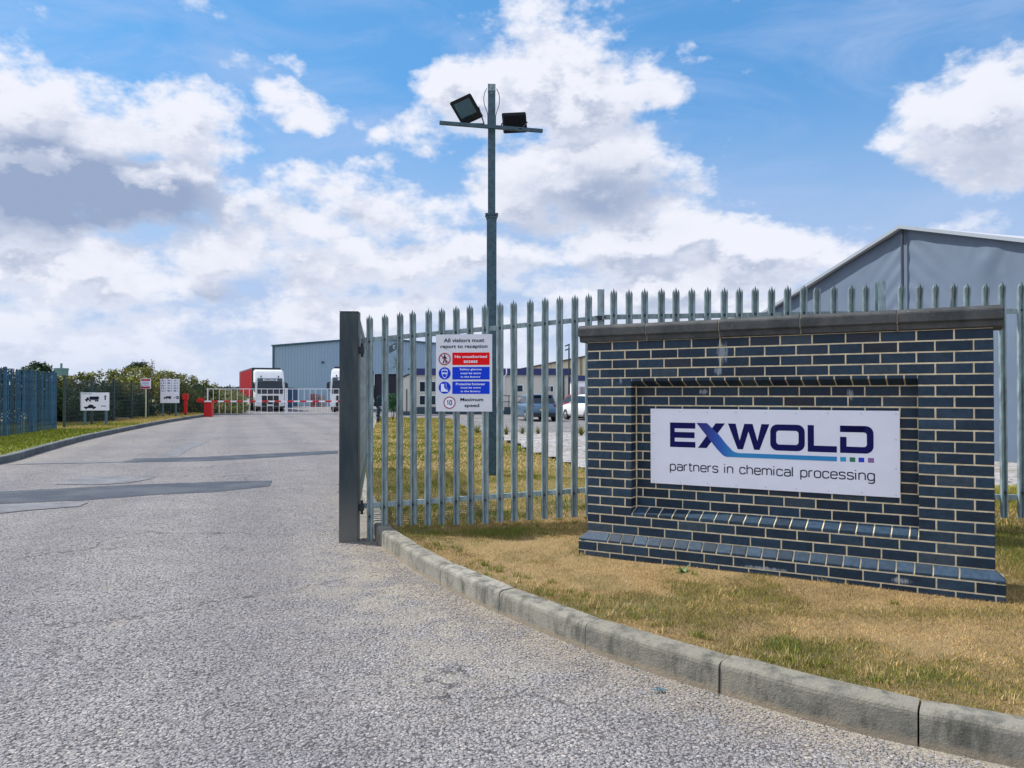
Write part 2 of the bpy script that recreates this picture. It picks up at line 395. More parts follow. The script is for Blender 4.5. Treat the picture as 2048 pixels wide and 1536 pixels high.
def road_nodes(t, b, vec):
    a = t.node('ShaderNodeAttribute'); a.attribute_name = 'dirt'; dirt = a.outputs['Fac']
    geo = t.node('ShaderNodeNewGeometry'); P = geo.outputs['Position']
    cd = t.node('ShaderNodeSeparateXYZ'); t.l.new(P, cd.inputs[0])
    warpn = t.noise(P, 30, 2, .5, out='Color')
    Pw = t.vm('ADD', P, t.vm('SCALE', t.vm('SUBTRACT', warpn, (.5, .5, .5)), .02))
    vo = t.node('ShaderNodeTexVoronoi'); vo.feature = 'F1'; t.put(vo.inputs['Vector'], Pw); vo.inputs['Scale'].default_value = 62; vo.inputs['Randomness'].default_value = 1
    vo2 = t.node('ShaderNodeTexVoronoi'); vo2.feature = 'F1'; t.put(vo2.inputs['Vector'], Pw); vo2.inputs['Scale'].default_value = 105
    dist = vo.outputs['Distance']; vc = vo.outputs['Color']; sx = t.node('ShaderNodeSeparateColor'); t.l.new(vc, sx.inputs[0])
    rnd = sx.outputs[0]; rnd2 = sx.outputs[1]
    big = t.noise(P, .35, 5, .6); mid = t.noise(P, 2.2, 5, .6); tiny = t.noise(P, 160, 3, .6)
    stone = t.mix(rnd, (.20, .195, .198), (.345, .336, .336))
    stone = t.mix(t.ss(rnd2, .90, .99), stone, (.42, .39, .36))
    stone = t.mix(t.ss(rnd2, .10, .02), stone, (.13, .125, .13))
    gapc = (.082, .079, .082)  # gap colour, deepened to paint in the shadows between chips
    gap = t.ss(t.m('ADD', dist, t.m('MULTIPLY', tiny, .15)), .62, .90)
    c = t.mix(gap, stone, gapc)
    c = t.mix(1.0, c, t.mix(t.ss(big, .3, .7), (.90, .90, .94), (1.10, 1.09, 1.08)), 'MULTIPLY')
    c = t.mix(1.0, c, t.mix(t.ss(mid, .3, .7), (.93,) * 3, (1.07,) * 3), 'MULTIPLY')
    sand = t.mix(t.noise(P, 40, 5, .7), (.22, .195, .155), (.36, .325, .26))
    sm = t.m('MULTIPLY', t.m('MULTIPLY', dirt, .8), t.ss(t.m('ADD', t.noise(P, 3.0, 7, .65), t.m('MULTIPLY', gap, .1)), .40, .56))
    spots = t.m('MULTIPLY', t.ss(t.noise(P, 1.7, 7, .7), .60, .70), .5)
    sm = t.m('MAXIMUM', sm, spots, clamp=True)
    c = t.mix(sm, c, sand)
    # wheel-polished bands along the entry, oil drips, hairline cracks
    lane = t.m('SINE', t.m('MULTIPLY_ADD', t.m('ADD', cd.outputs[0], t.m('MULTIPLY', cd.outputs[1], .36)), 3.3, t.m('MULTIPLY', big, 2.0)))
    c = t.mix(1.0, c, t.mix(t.ss(lane, -.4, .9), (1.0, 1.0, 1.0), (.90, .90, .915)), 'MULTIPLY')
    oil = t.m('MULTIPLY', t.ss(t.noise(P, 1.1, 3, .5), .62, .70), t.ss(t.noise(P, 9, 4, .6), .45, .6)); c = t.mix(t.m('MULTIPLY', oil, .45), c, (.07, .07, .075))
    vk = t.node('ShaderNodeTexVoronoi'); vk.feature = 'DISTANCE_TO_EDGE'; vk.inputs['Scale'].default_value = .42
    t.put(vk.inputs['Vector'], t.vm('ADD', P, t.vm('SCALE', t.noise(P, 1.3, 6, .65, out='Color'), 1.1)))
    crack = t.m('MULTIPLY', t.ss(vk.outputs['Distance'], .009, .002), t.ss(t.noise(P, .45, 2, .5), .50, .58)); c = t.mix(t.m('MULTIPLY', crack, .75), c, (.05, .05, .052))
    t.put(b.inputs['Base Color'], c)
    # stones stand proud by different amounts; fades to fine texture under the sand
    h = t.m('MULTIPLY', t.ss(dist, .95, .25), t.m('MULTIPLY_ADD', rnd, .9, .25))
    h = t.m('ADD', h, t.m('MULTIPLY', t.ss(vo2.outputs['Distance'], .9, .2), .22))
    h = t.m('ADD', h, t.m('MULTIPLY', t.noise(P, 14, 4, .6), 1.1))
    h = t.m('MULTIPLY', h, t.m('MULTIPLY_ADD', sm, -.75, 1.0))
    h = t.m('ADD', h, t.m('MULTIPLY', tiny, .25))
    bn = t.node('ShaderNodeBump'); bn.inputs['Distance'].default_value = .014; bn.inputs['Strength'].default_value = 1.0
    t.put(bn.inputs['Height'], h); t.l.new(bn.outputs[0], b.inputs['Normal'])
road_m = mat('chipped_asphalt', (.2, .2, .2), .85, custom=road_nodes, spec=.15)
xs = np.unique(np.concatenate([np.linspace(-27, -12, 20), np.linspace(-12, 8, 161), np.linspace(8, 70, 30)]))
ys = np.unique(np.concatenate([np.linspace(-14, 1, 12), np.linspace(1, 16, 121), np.linspace(16, 150, 90)]))
gx, gy = np.meshgrid(xs, ys); nx, ny = len(xs), len(ys)
idx = np.arange(nx * ny).reshape(ny, nx)
F = np.stack([idx[:-1, :-1], idx[:-1, 1:], idx[1:, 1:], idx[1:, :-1]], -1).reshape(-1, 4)
zz = (vnoise(gx, gy, .35, 3, 3) - .5) * .03
zz = zz * sstep(np.hypot(gx, gy), 60, 30)
zz = zz * 0
road = np_obj('road', np.stack([gx, gy, zz], -1).reshape(-1, 3), F, road_m, smooth=True)
dk = seg_dist(gx, gy, KC); dl = seg_dist(gx, gy, LKC)
dirt = np.clip(np.exp(-dk / .30) * 1.15 + .62 * np.exp(-((gx + .95) ** 2 / 1.1 + (gy - 6.4) ** 2 / 2.6)) + np.exp(-dl / .5) * .8 + .32 * np.exp(-((gx + .3) ** 2 / .5 + (gy - 4.3) ** 2 / .8)), 0, 1)
at_ = road.data.attributes.new('dirt', 'FLOAT', 'POINT'); at_.data.foreach_set('value', dirt.astype(np.float32).ravel())
tag(road, kind='structure')
def roadz(x, y): return 0.0

# darker repair patches
def patch_nodes(t, b, vec):
    geo = t.node('ShaderNodeNewGeometry'); P = geo.outputs['Position']
    n = t.noise(P, 140, 3, .7); n2 = t.noise(P, 1.2, 5, .6)
    c = t.mix(t.ss(n, .35, .65), (.030, .040, .058), (.070, .082, .105))
    c = t.mix(t.ss(n2, .42, .62, 0, .4), c, (.12, .13, .145))
    t.put(b.inputs['Base Color'], c)
    bn = t.node('ShaderNodeBump'); bn.inputs['Distance'].default_value = .003; t.put(bn.inputs['Height'], n); t.l.new(bn.outputs[0], b.inputs['Normal'])
patch_m = mat('asphalt_patch', (.09, .1, .12), .8, custom=patch_nodes, spec=.1)
patch2_m = mat('worn_asphalt_patch', (.15, .157, .172), .9, spec=.1, var=.2, vscale=3, bump=.003, bscale=120)
def patch(name, pix, m, z=.004, rough=.07):
    pts = [gp(x, y, z) for x, y in pix]; out = []
    for a, b_ in zip(pts, pts[1:] + pts[:1]):
        L = (b_ - a).length; n = max(1, int(L / .12))
        for i in range(n):
            q = a.lerp(b_, i / n); k = rough * min(1, L / 3)
            out.append((q.x + random.uniform(-k, k) * .6, q.y + random.uniform(-k, k), z))
    bm = MB(); bm.add(out, [tuple(range(len(out)))])
    return tag(bm.build(name, m), kind='structure')
patch('road_patch', [(-60, 1010), (170, 1000), (300, 990), (440, 983), (540, 972), (545, 961), (440, 963), (250, 970), (100, 978), (-60, 985)], patch_m)
patch('road_patch', [(245, 925), (420, 922), (560, 914), (676, 907), (676, 901), (520, 908), (400, 914), (270, 917)], patch_m, z=.004)
patch('road_patch', [(318, 914), (352, 914), (392, 893), (418, 883), (378, 884), (352, 894)], patch2_m)
patch('road_patch', [(110, 968), (200, 969), (260, 965), (305, 957), (240, 951), (165, 953)], patch2_m, z=.008, rough=.14)
patch('road_patch', [(-40, 1030), (60, 1020), (160, 1012), (175, 1004), (60, 1006), (-40, 1012)], patch2_m, z=.008, rough=.14)
patch('road_patch', [(10, 929), (120, 927), (246, 924), (262, 920), (120, 923)], patch2_m, z=.008, rough=.08)

# verge
GRASS = KC + [(-3.5, 44), (-1.6, 30), (-.4, 23.4), (.5, 18), (1.3, 13.9), (3.4, 12.0), (6.5, 10.7), (16, 8.2), (16, 1.4)]
def verge_h(x, y):
    h = .149 + .11 * sstep(x, -1.0, 1.6) * sstep(y, 6.2, 7.6) * sstep(y, 14, 9)
    return h + (vnoise(x, y, .9, 11, 3) - .5) * .035 * sstep(seg_dist(x, y, KC), .2, .8)
def green_mask(x, y):
    n = vnoise(x, y, .8, 21, 4) * .6 + vnoise(x, y, 3.4, 41, 3) * .4
    n = n + .16 * (vnoise(x, y, 9.0, 143, 2) - .5); m = sstep(n, .46, .72) * .72
    def blob(cx, cy, rx, ry, k): return k * np.exp(-(((x - cx) / rx) ** 2 + ((y - cy) / ry) ** 2))
    m = m + blob(.2, 7.35, .65, .22, .7) + blob(2.45, 4.75, .75, .16, .55) + blob(4.3, 6.6, 1.0, 2.0, .9) + blob(1.35, 4.15, .25, .16, .5)
    m = m + blob(-.6, 7.45, .6, .12, .5) + blob(2.0, 3.62, .35, .12, .45)
    beyond = sstep(y, 7.6, 8.4)
    m = m + beyond * (.22 + .25 * sstep(vnoise(x, y, .5, 77, 3), .45, .62))
    m = m - blob(.3, 5.9, 1.1, .7, .45) - blob(1.6, 4.6, .6, .35, .3)
    return np.clip(m, 0, 1)
def grass_col(x, y, k):
    g1 = green_mask(x, y)[:, None]
    r1 = k.random((len(x), 1)); r2 = k.random((len(x), 1))
    pale = np.array([.54, .385, .185]); tan = np.array([.34, .205, .08]); ol = np.array([.22, .185, .025]); gr = np.array([.075, .135, .022])
    w1 = vnoise(x, y, 1.6, 91, 3)[:, None]
    dry = pale * (1 - r1) + tan * r1
    w2 = vnoise(x, y, 7.0, 191, 3)[:, None]; dry = dry * (1.15 - .45 * sstep(w1, .4, .65)) * (1.1 - .38 * sstep(w2, .45, .65))
    grn = ol * (1 - r2 * g1) + gr * (r2 * g1)
    by = sstep(y, 7.8, 9.0)[:, None]
    dry = dry * (1 - .55 * by) + np.array([.50, .42, .10]) * .55 * by; grn = grn * (1 - .5 * by) + np.array([.24, .26, .03]) * .5 * by
    pick = (k.random((len(x), 1)) < (g1 * .92 + .05)).astype(float)
    return (dry * (1 - pick) + grn * pick) * (.8 + .4 * k.random((len(x), 1)))
def vmesh(name, poly, hf, m, x0, x1, y0, y1, step, colf=None, off=0.0):
    xs = np.arange(x0, x1 + step, step); ys = np.arange(y0, y1 + step, step)
    gx, gy = np.meshgrid(xs, ys); idx = np.arange(gx.size).reshape(gx.shape)
    ins = inside(gx, gy, poly) & (seg_dist(gx, gy, KC) > .03) & (seg_dist(gx, gy, LKC) > .03)
    keep = ins[:-1, :-1] & ins[1:, :-1] & ins[:-1, 1:] & ins[1:, 1:]
    F = np.stack([idx[:-1, :-1], idx[:-1, 1:], idx[1:, 1:], idx[1:, :-1]], -1)[keep]
    u = np.unique(F); mp = np.full(gx.size, -1); mp[u] = np.arange(len(u)); F = mp[F]
    x = gx.ravel()[u]; y = gy.ravel()[u]; V = np.stack([x, y, hf(x, y) + off], -1)
    return np_obj(name, V, F, m, colf(x, y) if colf is not None else None, smooth=True)
def verge_nodes(t, b, vec):
    geo = t.node('ShaderNodeNewGeometry'); P = geo.outputs['Position']
    an = t.node('ShaderNodeAttribute'); an.attribute_name = 'col'
    n = t.noise(P, 60, 5, .7); n2 = t.noise(P, 9, 5, .6)
    c = t.mix(1.0, an.outputs['Color'], t.mix(n, (.45, .45, .45), (1.35, 1.3, 1.25)), 'MULTIPLY')
    t.put(b.inputs['Base Color'], c)
    bn = t.node('ShaderNodeBump'); bn.inputs['Distance'].default_value = .03; t.put(bn.inputs['Height'], t.m('ADD', n, n2)); t.l.new(bn.outputs[0], b.inputs['Normal'])
verge_m = mat('verge_thatch', (.2, .15, .08), .95, custom=verge_nodes)
def vcol(x, y):
    g1 = green_mask(x, y)[:, None]
    return np.array([.35, .255, .115]) * (1 - g1) + np.array([.10, .11, .03]) * g1
vg = vmesh('verge', GRASS, verge_h, verge_m, -9, 16, 1.4, 48, .06, vcol); tag(vg, kind='structure')

def blades(name, x, y, z, h, wd, col, m, lean=.5, k=rng):
    n = len(x); a = k.random(n) * 2 * np.pi; la = k.random(n) * 2 * np.pi; ln = h * lean * k.random(n)
    dx = np.cos(a) * wd / 2; dy = np.sin(a) * wd / 2
    V = np.empty((n, 3, 3), np.float32)
    V[:, 0] = np.stack([x - dx, y - dy, z - .004], -1); V[:, 1] = np.stack([x + dx, y + dy, z - .004], -1)
    V[:, 2] = np.stack([x + np.cos(la) * ln, y + np.sin(la) * ln, z + h], -1)
    F = np.arange(3 * n).reshape(n, 3)
    o = np_obj(name, V.reshape(-1, 3), F, m, np.repeat(col, 3, 0)); tag(o, kind='stuff'); return o
grass_m = mat('grass_blades', (.2, .2, .1), .8, attr=True, spec=.2)
def grow(n, x0, x1, y0, y1, poly, h0, h1, wd, k, edge=.10, dens=None):
    x = k.uniform(x0, x1, n); y = k.uniform(y0, y1, n)
    keep = inside(x, y, poly) & (seg_dist(x, y, KC) > edge + .06 * k.random(n) * (k.random(n) < .8))
    x, y = x[keep], y[keep]
    if dens is not None:
        kk = k.random(len(x)) < dens(x, y); x, y = x[kk], y[kk]
    g1 = green_mask(x, y)
    h = (h0 + (h1 - h0) * k.random(len(x)) ** 1.6) * (.75 + .9 * g1)
    tw = seg_dist(x, y, [(-1.44, 7.92), (4.71, 7.24), (9, 6.8)])
    h = h * (1 + .8 * np.exp(-tw / .06))
    return x, y, h, wd * (.7 + .6 * k.random(len(x)))
def bare(x, y): return .42 + .58 * sstep(vnoise(x, y, 1.9, 55, 4) + .12 * green_mask(x, y), .34, .50)
k1 = np.random.default_rng(3)
parts = [grow(520000, -1.5, 4.6, 2.3, 8.0, GRASS, .008, .024, .0036, k1, dens=bare),
         grow(170000, -3.2, 6.5, 8.0, 14.0, GRASS, .012, .034, .007, k1, dens=bare),
         grow(110000, -8, 2, 14.0, 46.0, GRASS, .02, .05, .025, k1),
         grow(60000, 4.6, 9, 2.0, 11.0, GRASS, .02, .06, .01, k1)]
x, y, h, wd = (np.concatenate([p[i] for p in parts]) for i in range(4))
blades('grass', x, y, verge_h(x, y), h, wd, grass_col(x, y, k1), grass_m, lean=1.3, k=k1)

# taller tufts along the fence foot, the kerb and the wall end
def tufts(n, xf, k):
    cx, cy = xf(n); m_ = 26; x = np.repeat(cx, m_) + k.normal(0, .018, len(cx) * m_); y = np.repeat(cy, m_) + k.normal(0, .018, len(cx) * m_)
    ok = inside(x, y, GRASS) & (seg_dist(x, y, KC) > .12); x, y = x[ok], y[ok]; hh = np.repeat(k.uniform(.025, .06, len(cx)), m_)[ok] * k.uniform(.5, 1.1, len(x))
    cc = np.repeat(np.where(k.random((len(cx), 1)) < .45, np.array([[.18, .20, .035]]), np.array([[.46, .36, .16]])), m_, 0)[ok] * (.7 + .6 * k.random((len(x), 1)))
    return x, y, hh, .004 + .003 * k.random(len(x)), cc
def tf1(n):
    i = k1.integers(0, 3, n); t = k1.random(n)
    x = np.where(i == 0, -1.2 + 6 * t, np.where(i == 1, np.interp(t * 60 + 30, np.arange(len(KC)), np.array(KC)[:, 0]) + k1.uniform(.1, .35, n), k1.uniform(-1, 4.5, n)))
    y = np.where(i == 0, 7.92 - .11 * (x + 1.44) + k1.normal(0, .08, n), np.where(i == 1, np.interp(t * 60 + 30, np.arange(len(KC)), np.array(KC)[:, 1]) + k1.uniform(.1, .3, n), k1.uniform(3, 8, n)))
    return x, y
x, y, h, wd, cc = tufts(330, tf1, k1)
blades('grass', x, y, verge_h(x, y), h, wd, cc, grass_m, lean=.9, k=k1)

# gravel and broken concrete beyond the verge
GRAV = [(-.2, 23.4), (.6, 18), (1.4, 13.9), (3.5, 12.0), (6.6, 10.7), (16, 8.2), (40, 4), (60, 26), (24, 27.5), (-1.2, 29)]
grav_m = mat('broken_concrete', (.27, .262, .262), .9, var=.35, vscale=4, bump=.03, bscale=9, stain=(.20, .18, .15), stain_scale=1.6, stain_rng=(.50, .62))
def grav_h(x, y): return .10 + (vnoise(x, y, 1.2, 31, 4) - .5) * .07
gvo = vmesh('gravel_yard', GRAV, grav_h, grav_m, -2, 40, 4, 30, .25); tag(gvo, kind='structure')

# left verge
LPOLY = LKC + [(-24, 57), (-70, 80), (-70, 7)]
def lv_h(x, y): return .15 + (vnoise(x, y, .5, 61, 3) - .5) * .08 * sstep(seg_dist(x, y, LKC), .1, 1.0)
def lcol(x, y):
    m = sstep(vnoise(x, y, .28, 81, 3) + .16 * sstep(y, 42, 26) - .12 * sstep(y, 30, 44), .38, .62)[:, None]
    return np.array([.36, .29, .11]) * (1 - m) + np.array([.17, .195, .022]) * m
lv = vmesh('verge', LPOLY, lv_h, verge_m, -34, -10, 7, 60, .08, lcol); tag(lv, kind='structure')
n = 150000; x = k1.uniform(-24, -10.5, n); y = k1.uniform(14, 57, n)
kp = inside(x, y, LPOLY) & (seg_dist(x, y, LKC) > .18); x, y = x[kp], y[kp]
c = lcol(x, y) * (.6 + .9 * k1.random((len(x), 1))) * np.array([1.15, 1.15, 1])
blades('grass', x, y, lv_h(x, y), k1.uniform(.02, .09, len(x)), k1.uniform(.02, .04, len(x)), c, grass_m, lean=1, k=k1)

# kerbs
def kerb_nodes(t, b, vec):
    geo = t.node('ShaderNodeNewGeometry'); P = geo.outputs['Position']
    n = t.noise(P, 6, 8, .7); n2 = t.noise(P, 90, 4, .7); n3 = t.noise(t.vm('MULTIPLY', P, (9, 9, 2.5)), 1.0, 7, .7)
    c = t.mix(geo.outputs['Random Per Island'], (.20, .19, .155), (.28, .27, .23))
    c = t.mix(t.ss(n, .46, .64, 0, .8), c, (.11, .112, .10))
    c = t.mix(t.ss(n3, .47, .66, 0, .85), c, (.07, .07, .058))
    c = t.mix(t.ss(n2, .60, .80, 0, .7), c, (.40, .40, .38))
    sz = t.node('ShaderNodeSeparateXYZ'); t.l.new(P, sz.inputs[0])
    lowdirt = t.ss(t.m('ADD', sz.outputs[2], t.m('MULTIPLY', n, .06)), .075, .045, 0, .8)
    c = t.mix(lowdirt, c, (.26, .215, .155))
    t.put(b.inputs['Base Color'], c)
    bn = t.node('ShaderNodeBump'); bn.inputs['Distance'].default_value = .006; t.put(bn.inputs['Height'], t.m('ADD', n2, t.m('MULTIPLY', n, 2.5))); t.l.new(bn.outputs[0], b.inputs['Normal'])
kerb_m = mat('kerb_concrete', (.3, .3, .3), .9, custom=kerb_nodes)
kerb_m2 = mat('dark_kerb', (.085, .10, .11), .9, var=.3, vscale=3, island=.2, bump=.004, bscale=50)
def kerb(line, m, step, side, phase=0.0, name='kerb'):
    P = np.array(line); seg = np.hypot(*np.diff(P, axis=0).T); cum = np.r_[0, np.cumsum(seg)]
    def at(s):
        return np.array([np.interp(s, cum, P[:, 0]), np.interp(s, cum, P[:, 1])])
    b = MB(); s = phase
    prof = [(0.0, -.05), (0, .128), (.004, .144), (.012, .153), (.026, .159), (.125, .165), (.125, -.05)]
    while s + step < cum[-1]:
        a0, a1 = s + .004, s + step - .004; K = 6; rings = []
        dz = random.uniform(-.004, .004); do = random.uniform(-.004, .004)
        for i in range(K + 1):
            q = a0 + (a1 - a0) * i / K; e = at(q); d = at(min(q + .05, cum[-1])) - at(max(q - .05, 0)); d /= np.hypot(*d)
            nrm = np.array([d[1], -d[0]]) * side
            ch = .012 if i in (0, K) else 0     # arris worn at the joint
            rings.append([(e[0] + nrm[0] * (o + do + (ch * .5 if 0 < j < 6 and o < .1 else 0)), e[1] + nrm[1] * (o + do + (ch * .5 if 0 < j < 6 and o < .1 else 0)), z + dz - (ch * .5 if z > .12 else 0)) for j, (o, z) in enumerate(prof)])
        m_ = len(prof); vs = [v for r in rings for v in r]; fs = []
        for i in range(K):
            for j in range(m_): fs.append((i * m_ + j, i * m_ + (j + 1) % m_, (i + 1) * m_ + (j + 1) % m_, (i + 1) * m_ + j))
        fs += [tuple(range(m_ - 1, -1, -1)), tuple(K * m_ + j for j in range(m_))]
        b.add(vs, fs); s += step
    b2 = b.build(name, m); tag(b2, kind='structure')
    return b2
# a joint falls on the 1.70, 3.285 point as in the photograph
Pk = np.array(KC); sg = np.r_[0, np.cumsum(np.hypot(*np.diff(Pk, axis=0).T))]
j0 = sg[int(np.argmin(np.hypot(Pk[:, 0] - 1.70, Pk[:, 1] - 3.285)))]
kerb(KC, kerb_m, .9, 1, phase=j0 % .9)
kerb(LKC, kerb_m2, .915, -1)

# loose chippings lying on the road
def chips(n, xf, z0, smin, smax, k, colr):
    x, y = xf(n); s = smin + (smax - smin) * k.random(len(x)) ** 2.2
    base = np.array([[-1, -.7, 0], [1, -.8, 0], [.9, .8, 0], [-.8, .9, 0], [-.6, -.5, .42], [.7, -.4, .30], [.4, .6, .5]], np.float32)
    Fb = np.array([[0, 1, 5], [0, 5, 4], [1, 2, 5], [2, 6, 5], [2, 3, 6], [3, 4, 6], [3, 0, 4], [4, 5, 6]])
    a = k.random(len(x)) * 2 * np.pi; ca, sa = np.cos(a), np.sin(a)
    B = base[None] * (s[:, None, None]) * (.7 + .6 * k.random((len(x), 7, 3)))
    V = np.stack([B[..., 0] * ca[:, None] - B[..., 1] * sa[:, None] + x[:, None], B[..., 0] * sa[:, None] + B[..., 1] * ca[:, None] + y[:, None], B[..., 2] + z0], -1)
    F = (Fb[None] + (np.arange(len(x)) * 7)[:, None, None]).reshape(-1, 3)
    c = colr(len(x)); return V.reshape(-1, 3), F, np.repeat(c, 7, 0)
def near(n):
    x = k1.uniform(-5, 3.4, n); y = 2.3 + 8 * k1.random(n) ** 1.7
    ok = ~inside(x, y, GRASS) & (seg_dist(x, y, KC) > .02) & (np.abs(x) < y * .72 + .3); return x[ok], y[ok]
def nearkerb(n):
    t = k1.integers(25, 118, n); q = np.array(KC)[np.clip(t, 0, len(KC) - 1)]
    x = q[:, 0] - np.abs(k1.normal(0, .16, n)) - .02 + k1.normal(0, .05, n); y = q[:, 1] - np.abs(k1.normal(0, .12, n)) + k1.normal(0, .05, n)
    ok = ~inside(x, y, GRASS) & (y > 2); return x[ok], y[ok]
def ccol(n):
    r = k1.random((n, 1)); return np.array([.13, .13, .14]) * (1 - r) + np.array([.31, .305, .31]) * r
V1, F1, C1 = chips(36000, near, .002, .0025, .010, k1, ccol); V2, F2, C2 = chips(9000, nearkerb, .002, .002, .008, k1, lambda n: ccol(n) * np.array([1.1, .98, .8]))
gs = np_obj('gravel', np.r_[V1, V2], np.r_[F1, F2 + len(V1)], mat('stone_chips', (.3, .3, .3), .9, attr=True), np.r_[C1, C2]); tag(gs, kind='stuff')
V3, F3, C3 = chips(2600, lambda n: (lambda x, y: (x[inside(x, y, GRAV)], y[inside(x, y, GRAV)]))(k1.uniform(0, 14, n), k1.uniform(9, 28, n)), .10, .015, .05, k1, lambda n: ccol(n) * .9)
gs = np_obj('gravel', V3, F3, MATS['stone_chips'], C3); tag(gs, kind='stuff')

# ------------------------------------------------------------------ brick sign wall
WA = math.atan2(-.5088, .8608); WL = (.6325, 6.535)
wall = thing('brick_wall', 'low dark blue brick wall with stone coping, carrying the white company board', 'wall', (*WL, 0), WA)
LEN = 2.897; BR = LEN / 13; H0 = .34; CH = .075; MJ = .010
def brick_nodes(t, b, vec):
    g = t.node('ShaderNodeNewGeometry'); r = g.outputs['Random Per Island']
    wn = t.node('ShaderNodeTexWhiteNoise'); wn.noise_dimensions = '1D'; t.put(wn.inputs['W'], t.m('MULTIPLY', r, 97.0)); r2 = wn.outputs[0]
    c = t.mix(r, (.0025, .014, .032), (.012, .037, .068))
    c = t.mix(t.ss(r2, .94, .99, 0, .6), c, (.024, .018, .024))
    c = t.mix(t.ss(r2, .08, .02, 0, .8), c, (.035, .055, .075))
    n = t.noise(vec, 26, 6, .65); c = t.mix(1.0, c, t.mix(t.ss(n, .3, .7), (.72,) * 3, (1.3,) * 3), 'MULTIPLY')
    # lime runs and splashes
    n2 = t.noise(t.vm('MULTIPLY', vec, (14, 14, 3)), 1.0, 7, .7)
    c = t.mix(t.ss(n2, .70, .82, 0, .7), c, (.18, .21, .25))
    # pale dusty bloom in blotches
    c = t.mix(t.ss(t.noise(vec, 3.2, 6, .6), .52, .72, 0, .22), c, (.06, .085, .11))
    sp = t.node('ShaderNodeSeparateXYZ'); t.l.new(vec, sp.inputs[0])
    stn = t.noise(t.vm('MULTIPLY', vec, (38, 38, 7)), 1.0, 6, .7)
    for x_, z_, rx_, rz_ in ((1.13, 1.80, .055, .13), (1.10, 1.66, .04, .05), (2.02, 1.48, .03, .06), (.95, 1.50, .05, .03), (1.62, 1.24, .10, .03), (.30, 1.60, .02, .05), (1.45, .20, .22, .02), (2.35, .22, .08, .03)):
        dx = t.m('MULTIPLY', t.m('SUBTRACT', sp.outputs[0], x_), 1 / rx_); dz = t.m('MULTIPLY', t.m('SUBTRACT', sp.outputs[2], z_), 1 / rz_)
        g_ = t.m('EXPONENT', t.m('MULTIPLY', t.m('ADD', t.m('MULTIPLY', dx, dx), t.m('MULTIPLY', dz, dz)), -.7))
        c = t.mix(t.m('MULTIPLY', t.ss(t.m('MULTIPLY', g_, stn), .30, .50), .65), c, (.34, .38, .42))
    t.put(b.inputs['Base Color'], c)
    t.put(b.inputs['Roughness'], t.m('MULTIPLY_ADD', n, .3, .36))
    bn = t.node('ShaderNodeBump'); bn.inputs['Distance'].default_value = .0012
    t.put(bn.inputs['Height'], t.m('ADD', t.noise(vec, 200, 3, .6), t.m('MULTIPLY', t.noise(vec, 30, 3, .5), 2.0))); t.l.new(bn.outputs[0], b.inputs['Normal'])
brick_m = mat('blue_engineering_brick', (.03, .05, .08), .4, custom=brick_nodes, spec=.35)
mortar_m = mat('lime_mortar', (.68, .58, .39), .95, var=.18, vscale=20, bump=.002, bscale=120, stain=(.36, .22, .12), stain_scale=9, stain_rng=(.62, .75))
RX0, RX1 = .39, 2.46; DEP = .11; TH = .33
def rowz(k): return H0 + (20 - k) * CH      # bottom of course k, counted from the top
def course(b, x0, x1, z0, z1, y, depth, half, clip=None):
    s = -BR if half else 0.0
    s = (-BR / 2 if half else 0.0)
    while s < LEN:
        a, c = max(s, x0), min(s + BR, x1)
        if c - a > .025:
            if clip and a < clip[1] and c > clip[0]:
                if clip[0] - a > .02: brick(b, a, clip[0], z0, z1, y, depth, er=1)
                if c - clip[1] > .02: brick(b, clip[1], c, z0, z1, y, depth, el=1)
            else: brick(b, a, c, z0, z1, y, depth)
        s += BR
def brick(b, a, c, z0, z1, y, depth, el=0, er=0):
    j = .0015; t = [random.uniform(-j, j) for _ in range(4)]; m_ = MJ / 2
    xa = a + (m_ if not el else 0) + t[0] * .6; xc = c - (m_ if not er else 0) + t[1] * .6
    if a <= .001: xa = 0 + random.uniform(-.001, .001)
    if c >= LEN - .001: xc = LEN + random.uniform(-.001, .001)
    yy = y + t[2] * .8
    ch = .0022
    z0, z1 = z0 + m_, z1 - m_ + t[3] * .5
    # front face with a small arris all round
    b.add([(xa, yy + ch, z0), (xc, yy + ch, z0), (xc, yy + ch, z1), (xa, yy + ch, z1),
           (xa + ch, yy, z0 + ch), (xc - ch, yy, z0 + ch), (xc - ch, yy, z1 - ch), (xa + ch, yy, z1 - ch),
           (xa, y + depth, z0), (xc, y + depth, z0), (xc, y + depth, z1), (xa, y + depth, z1)],
          [(4, 5, 6, 7), (0, 1, 5, 4), (1, 2, 6, 5), (2, 3, 7, 6), (3, 0, 4, 7), (0, 8, 9, 1), (1, 9, 10, 2), (2, 10, 11, 3), (3, 11, 8, 0), (8, 11, 10, 9)])
B = MB()
for k in range(21):
    z0 = rowz(k); z1 = z0 + CH; half = k % 2 == 1
    if 4 <= k <= 18: course(B, 0, LEN, z0, z1, 0, .10, half, clip=(RX0, RX1))
    else: course(B, 0, LEN, z0, z1, 0, .10, half)
    if 5 <= k <= 17: course(B, RX0 + .001, RX1 - .001, z0, z1, DEP, .05, half)
    course(B, .12, LEN - .12, z0, z1, TH - .05, .05, half)      # back face seen from the yard
# back leaf bricks face the other way: bring them proud of the core
for i, half in ((0, True), (1, False)):
    z0 = H0 - CH * (i + 2) + (0 if i else 0)
    for s in range(-1, 14):
        a = s * BR + (BR / 2 if half else 0) ; c = a + BR
        a, c = max(a, -.056), min(c, LEN + .056)
        if c - a > .03:
            e = MB(); m_ = MJ / 2
            x0_, x1_ = (a if a <= -.055 else a + m_), (c if c >= LEN + .055 else c - m_)
            B.box(x0_, x1_, -.056 + random.uniform(-.001, .001), .04, z0 + m_, z0 + CH - m_)
B.build('brickwork', brick_m, wall)
